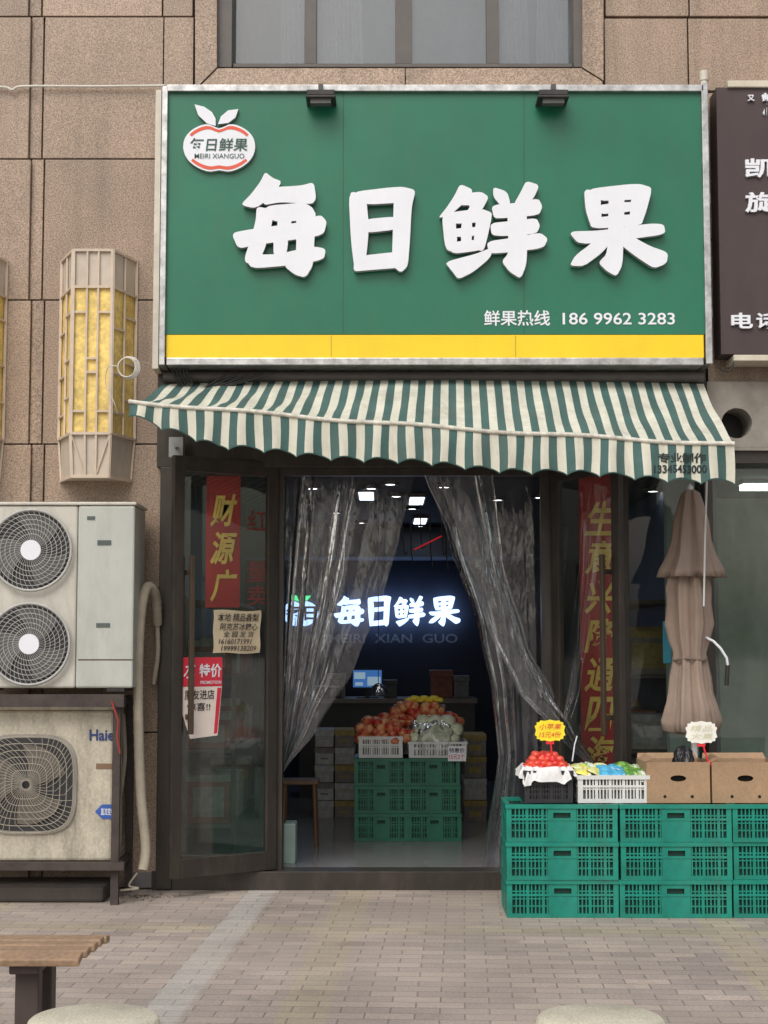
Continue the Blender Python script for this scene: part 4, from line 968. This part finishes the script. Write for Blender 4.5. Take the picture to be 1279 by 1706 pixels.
def hose(P,r,lab):
    S=smooth([W(*p) for p in P],10);m=MB();m.tube(S,r,10)
    for i in range(2,len(S)-2,2):
        d=(S[i+1]-S[i]).normalized();m.cyl(S[i]-d*.004,S[i]+d*.004,r*1.07,10)
    tag(m.obj('insulated_hose',hs),lab,'hose','taped air conditioner hoses')
hose([(262,1040,9.5),(259,995,9.42),(246,978,9.34),(236,1010,9.28),(231,1080,9.24),(230,1160,9.24),(232,1260,9.24),(236,1340,9.24),(243,1410,9.24),(238,1450,9.2)],.030,'taped cream hose running down beside the units')
hose([(262,1040,9.5),(263,1090,9.5),(256,1140,9.5)],.014,'thin taped hose branch on the wall')
hose([(205,1190,9.45),(208,1260,9.4),(200,1330,9.44)],.012,'thin taped hose behind the cream unit')
m=MB();m.tube(smooth([W(228,1455,9.3),W(215,1475,9.2),W(230,1480,9.15),W(200,1483,9.1)],8),.007,6);tag(m.obj('drain_pipe',hs),'thin drain tube lying on the pavement','pipe')
# ------------------------------------------------------------- wall lamp
def sconce(off,lab):
    YL=9.3
    e=thing('wall_lamp',W(160+off,795,9.5),lab,'wall lamp','tall lattice lamps on the granite wall')
    xs=[X_(99+off,9.58,600),X_(119+off,YL,600),X_(186+off,YL,600),X_(226+off,9.58,600)];ys=[9.59,YL,YL,9.59]
    def ring(k,z):
        c_=(xs[0]+xs[3])/2
        return [(c_+(xs[i]-c_)*k,9.595-(9.595-ys[i])*k if ys[i]<9.5 else 9.595,z) for i in range(4)]
    zT,zM,zB=Z_(417,YL),Z_(722,YL),Z_(793,YL);zC=Z_(478,YL)
    def shell(m,k0,z0,k1,z1,mi=0):
        a=ring(k0,z0);b_=ring(k1,z1);m.add(a+b_,[(0,1,5,4),(1,2,6,5),(2,3,7,6)],mi)
    m=MB();shell(m,.95,zC,.95,zM);m.obj('amber_glass',mat('amber_glass',(.78,.58,.18),.35,nz=9,amt=.30,fine=.14,fscale=40,dirt=.15),e,recalc=False)
    lg=mat('lamp_grey',(.56,.49,.41),.6,dirt=.25)
    m=MB();shell(m,.955,zM,.90,zB);m.add(ring(.90,zB),[(0,1,2,3)]);m.obj('bottom_cap',lg,e,recalc=False)
    m=MB();shell(m,.97,zT,.955,zC);m.add(ring(.97,zT),[(0,1,2,3)]);m.obj('top_cap',lg,e,recalc=False)
    m=MB()
    def P(i,f,z,k=1.0):
        a=ring(k,z);return Vector(a[i]).lerp(Vector(a[i+1]),f)
    def bar(i,f0,z0,f1,z1,k0=1,k1=1,w=.0085): m.cyl(P(i,f0,z0,k0),P(i,f1,z1,k1),w,4,sm=False)
    for i in range(3):
        for f in((.02,.36,.64,.98) if i==1 else (.02,.5,.98)): bar(i,f,zT,f,zM,w=.012 if f in(.02,.98) else .008)
    for z in(zT,zC,zM):
        for i in range(3): bar(i,0,z,1,z,w=.011)
    for j,py in enumerate((520,545,597,620,660,685)):
        z=Z_(py,YL)
        if j in(2,3): bar(1,.36,z,.64,z)
        if j in(0,5): bar(1,.02,z,.36,z);bar(1,.64,z,.98,z)
        bar(0,.02 if j%2 else .5,z,.5 if j%2 else .98,z);bar(2,.02 if j%2 else .5,z,.5 if j%2 else .98,z)
    for i in range(3):
        for f in((.02,.36,.64,.98) if i==1 else (.02,.98)): bar(i,f,zM,f,zB,1,.92)
        bar(i,0,zB,1,zB,.92,.92,.013)
    bar(1,.02,zM,.36,zB,1,.92,.005);bar(1,.98,zM,.64,zB,1,.92,.005)
    m.obj('lattice_frame',mat('lamp_frame',(.60,.50,.40),.6,dirt=.15),e)
sconce(0,'tall faceted wall lamp with beige lattice and amber glass');sconce(-218,'second tall lattice wall lamp with amber glass')
wc_=mat('cable_white',(.62,.60,.54),.5,dirt=.15)
m=MB();c_=W(211,612,9.2)
for k in range(4):
    m.tube([(c_[0]+(.052+.004*k)*math.cos(t*math.pi/12)+.004*k,c_[1]+.006*k+.004*math.sin(t+k),c_[2]+(.058+.003*k)*math.sin(t*math.pi/12)) for t in range(24)],.004,6,closed=True)
m.tube(smooth([W(196,610,9.2),W(180,612,9.22),W(176,640,9.25),W(190,670,9.25),W(196,690,9.3)],6),.003,6)
m.tube(smooth([W(226,600,9.2),W(240,604,9.4),W(262,612,9.5)],6),.003,6)
tag(m.obj('cable_coil',wc_),'coil of white cable hanging on the wall lamp','cable')
m=MB();m.tube(smooth([W(-300,140,9.57),W(-100,148,9.57),W(0,145,9.57),W(20,150,9.57),W(40,144,9.57),W(150,144,9.57),W(262,143,9.56),W(275,142,9.5)],6),.008,6);tag(m.obj('wall_cable',wc_),'white cable clipped along the granite wall','cable')
m=MB()
for k in range(5): m.tube(smooth([W(285+6*k,612,9.4),W(300+8*k,640+5*k,9.42),W(330+6*k,650,9.4),W(380+20*k,622,9.4)],6),.006,6)
tag(m.obj('cable_bundle',black),'loose bundle of dark cables under the sign','cable')
m=MB();m.pbox(281,305,728,762,9.42,9.5);m.cyl(W(293,745,9.42),W(293,742,9.34),.012,10);tag(m.obj('security_camera',mat('cam_grey',(.35,.36,.36),.5),bevel=.01),'small grey security camera beside the awning','camera')
m=MB();x=X_(1189,9.4);m.cyl((x,9.42,Z_(600,9.4)),(x,9.42,Z_(120,9.4)),.022,14)
for py in(125,330,520): m.cyl((x,9.42,Z_(py,9.4)-.03),(x,9.42,Z_(py,9.4)+.03),.027,14)
tag(m.obj('white_conduit',mat('conduit',(.62,.58,.50),.5,dirt=.3)),'vertical cream plastic conduit beside the shop sign','pipe')
m=MB();m.tube(smooth([W(1196,602,9.3),W(1200,615,9.3),W(1215,618,9.3),W(1222,603,9.3)],6),.005,6);tag(m.obj('dangling_wire',black),'short dark wire looping under the brown sign','cable')
s2=thing('brown_sign',W(1400,600,9.35),'dark brown neighbouring signboard with white characters and cream edging','sign')
Y2=9.36;brn=mat('sign_brown',(.055,.035,.036),.5,nz=2,amt=.12,dirt=.12)
m=MB();m.pbox(1197,1648,146,590,Y2,Y2+.2);m.obj('sign_panel',brn,s2)
for P in((1212,1648,134,145),(1222,1648,591,601)): MB().pbox(*P,Y2-.02,Y2+.2).obj('cream_edging',mat('edging',(.60,.55,.45),.6,dirt=.25),s2,bevel=.004)
for s_,a,b_,c_,d_ in(("凯",1241,1291,264,296),("旋",1241,1291,320,354),("电",1218,1254,521,547),("话",1260,1295,521,547),("精",1268,1300,155,192),("又",1245,1257,158,168)):
    m=MB();ptext(m,s_,a,b_,c_,d_,Y2-.02,bold=.024,thick=.018);m.obj('raised_character',whitep,s2,recalc=False)
# ------------------------------------------------------------- bench
be=thing('park_bench',(X_(40,5.5)-.4,5.45,0),'slatted wooden bench with dark metal legs','bench')
wd=mat('weathered_wood',(.33,.215,.135),.65,nz=5,amt=.2,fine=.15,fscale=60,dirt=.5,bump=.3)
xR=X_(170,5.5);xL=xR-1.5;m=MB()
for i in range(5):
    y=5.235+.092*i;dz=[-.014,-.002,0,0,-.006][i]
    m.M=Matrix.Translation((0,y,.455+dz))@Matrix.Rotation([.25,.05,.0,0,-.1][i],4,'X');m.box(xL,xR+[-.01,.0,.008,.012,.016][i],0,.068,-.026,0)
m.M=None
m.obj('seat',wd,be,bevel=.005)
lm=mat('bench_metal',(.045,.03,.028),.55,dirt=.3)
for x in(X_(86,5.6),X_(86,5.6)-1.1):
    m=MB();m.box(x-.05,x+.05,5.27,5.66,.385,.418);m.box(x-.045,x+.045,5.50,5.58,.0,.385);m.box(x-.04,x+.04,5.32,5.38,.03,.385);m.box(x-.04,x+.04,5.30,5.495,.001,.03);m.obj('leg',lm,be,bevel=.006)
stn=mat('cream_stone',(.56,.52,.41),.75,nz=6,amt=.14,fine=.16,fscale=120,dirt=.3,bump=.3,bscale=90)
def stool(px,yc,w):
    c_=(X_(px,yc),yc,0);r=w/2/F*yc
    m=MB().lathe([(r*.86,0),(r*1.0,.05),(r*1.08,.2),(r*1.05,.36),(r*1.0,.425),(r*.975,.443),(r*.93,.45),(0,.45)],(c_[0],c_[1],0),48)
    return tag(m.obj('stone_stool',stn,loc=c_),'round cream stone drum stool on the pavement','stool','round stone stools in front of the shop')
stool(167,4.40,216);stool(992,4.40,212)
# ------------------------------------------------------------- light
w=bpy.data.worlds.new("World");SC.world=w;w.use_nodes=True;N=w.node_tree.nodes;L=w.node_tree.links
sky=N.new('ShaderNodeTexSky');sky.sky_type='NISHITA';sky.sun_disc=False;sky.sun_elevation=math.radians(48);sky.sun_rotation=math.radians(200);sky.air_density=1.5;sky.dust_density=5
hs_=N.new('ShaderNodeHueSaturation');hs_.inputs['Saturation'].default_value=.5;L.new(sky.outputs[0],hs_.inputs['Color'])
L.new(hs_.outputs[0],N['Background'].inputs[0]);N['Background'].inputs[1].default_value=.135
sd=bpy.data.lights.new('sun','SUN');sd.energy=1.1;sd.angle=math.radians(35);sd.color=(1,.98,.95);so=bpy.data.objects.new('sun',sd);COL.objects.link(so)
so.rotation_euler=(math.radians(42),0,math.radians(-20))
cd=bpy.data.cameras.new('camera');cd.sensor_fit='HORIZONTAL';cd.sensor_width=36;cd.lens=F/1279*36;cd.clip_end=600
co=bpy.data.objects.new('camera',cd);COL.objects.link(co);co.location=(0,0,CAMZ);co.rotation_euler=(math.pi/2+TILT,0,0);SC.camera=co
SC.view_settings.view_transform='Standard';SC.view_settings.look='None';SC.view_settings.exposure=0
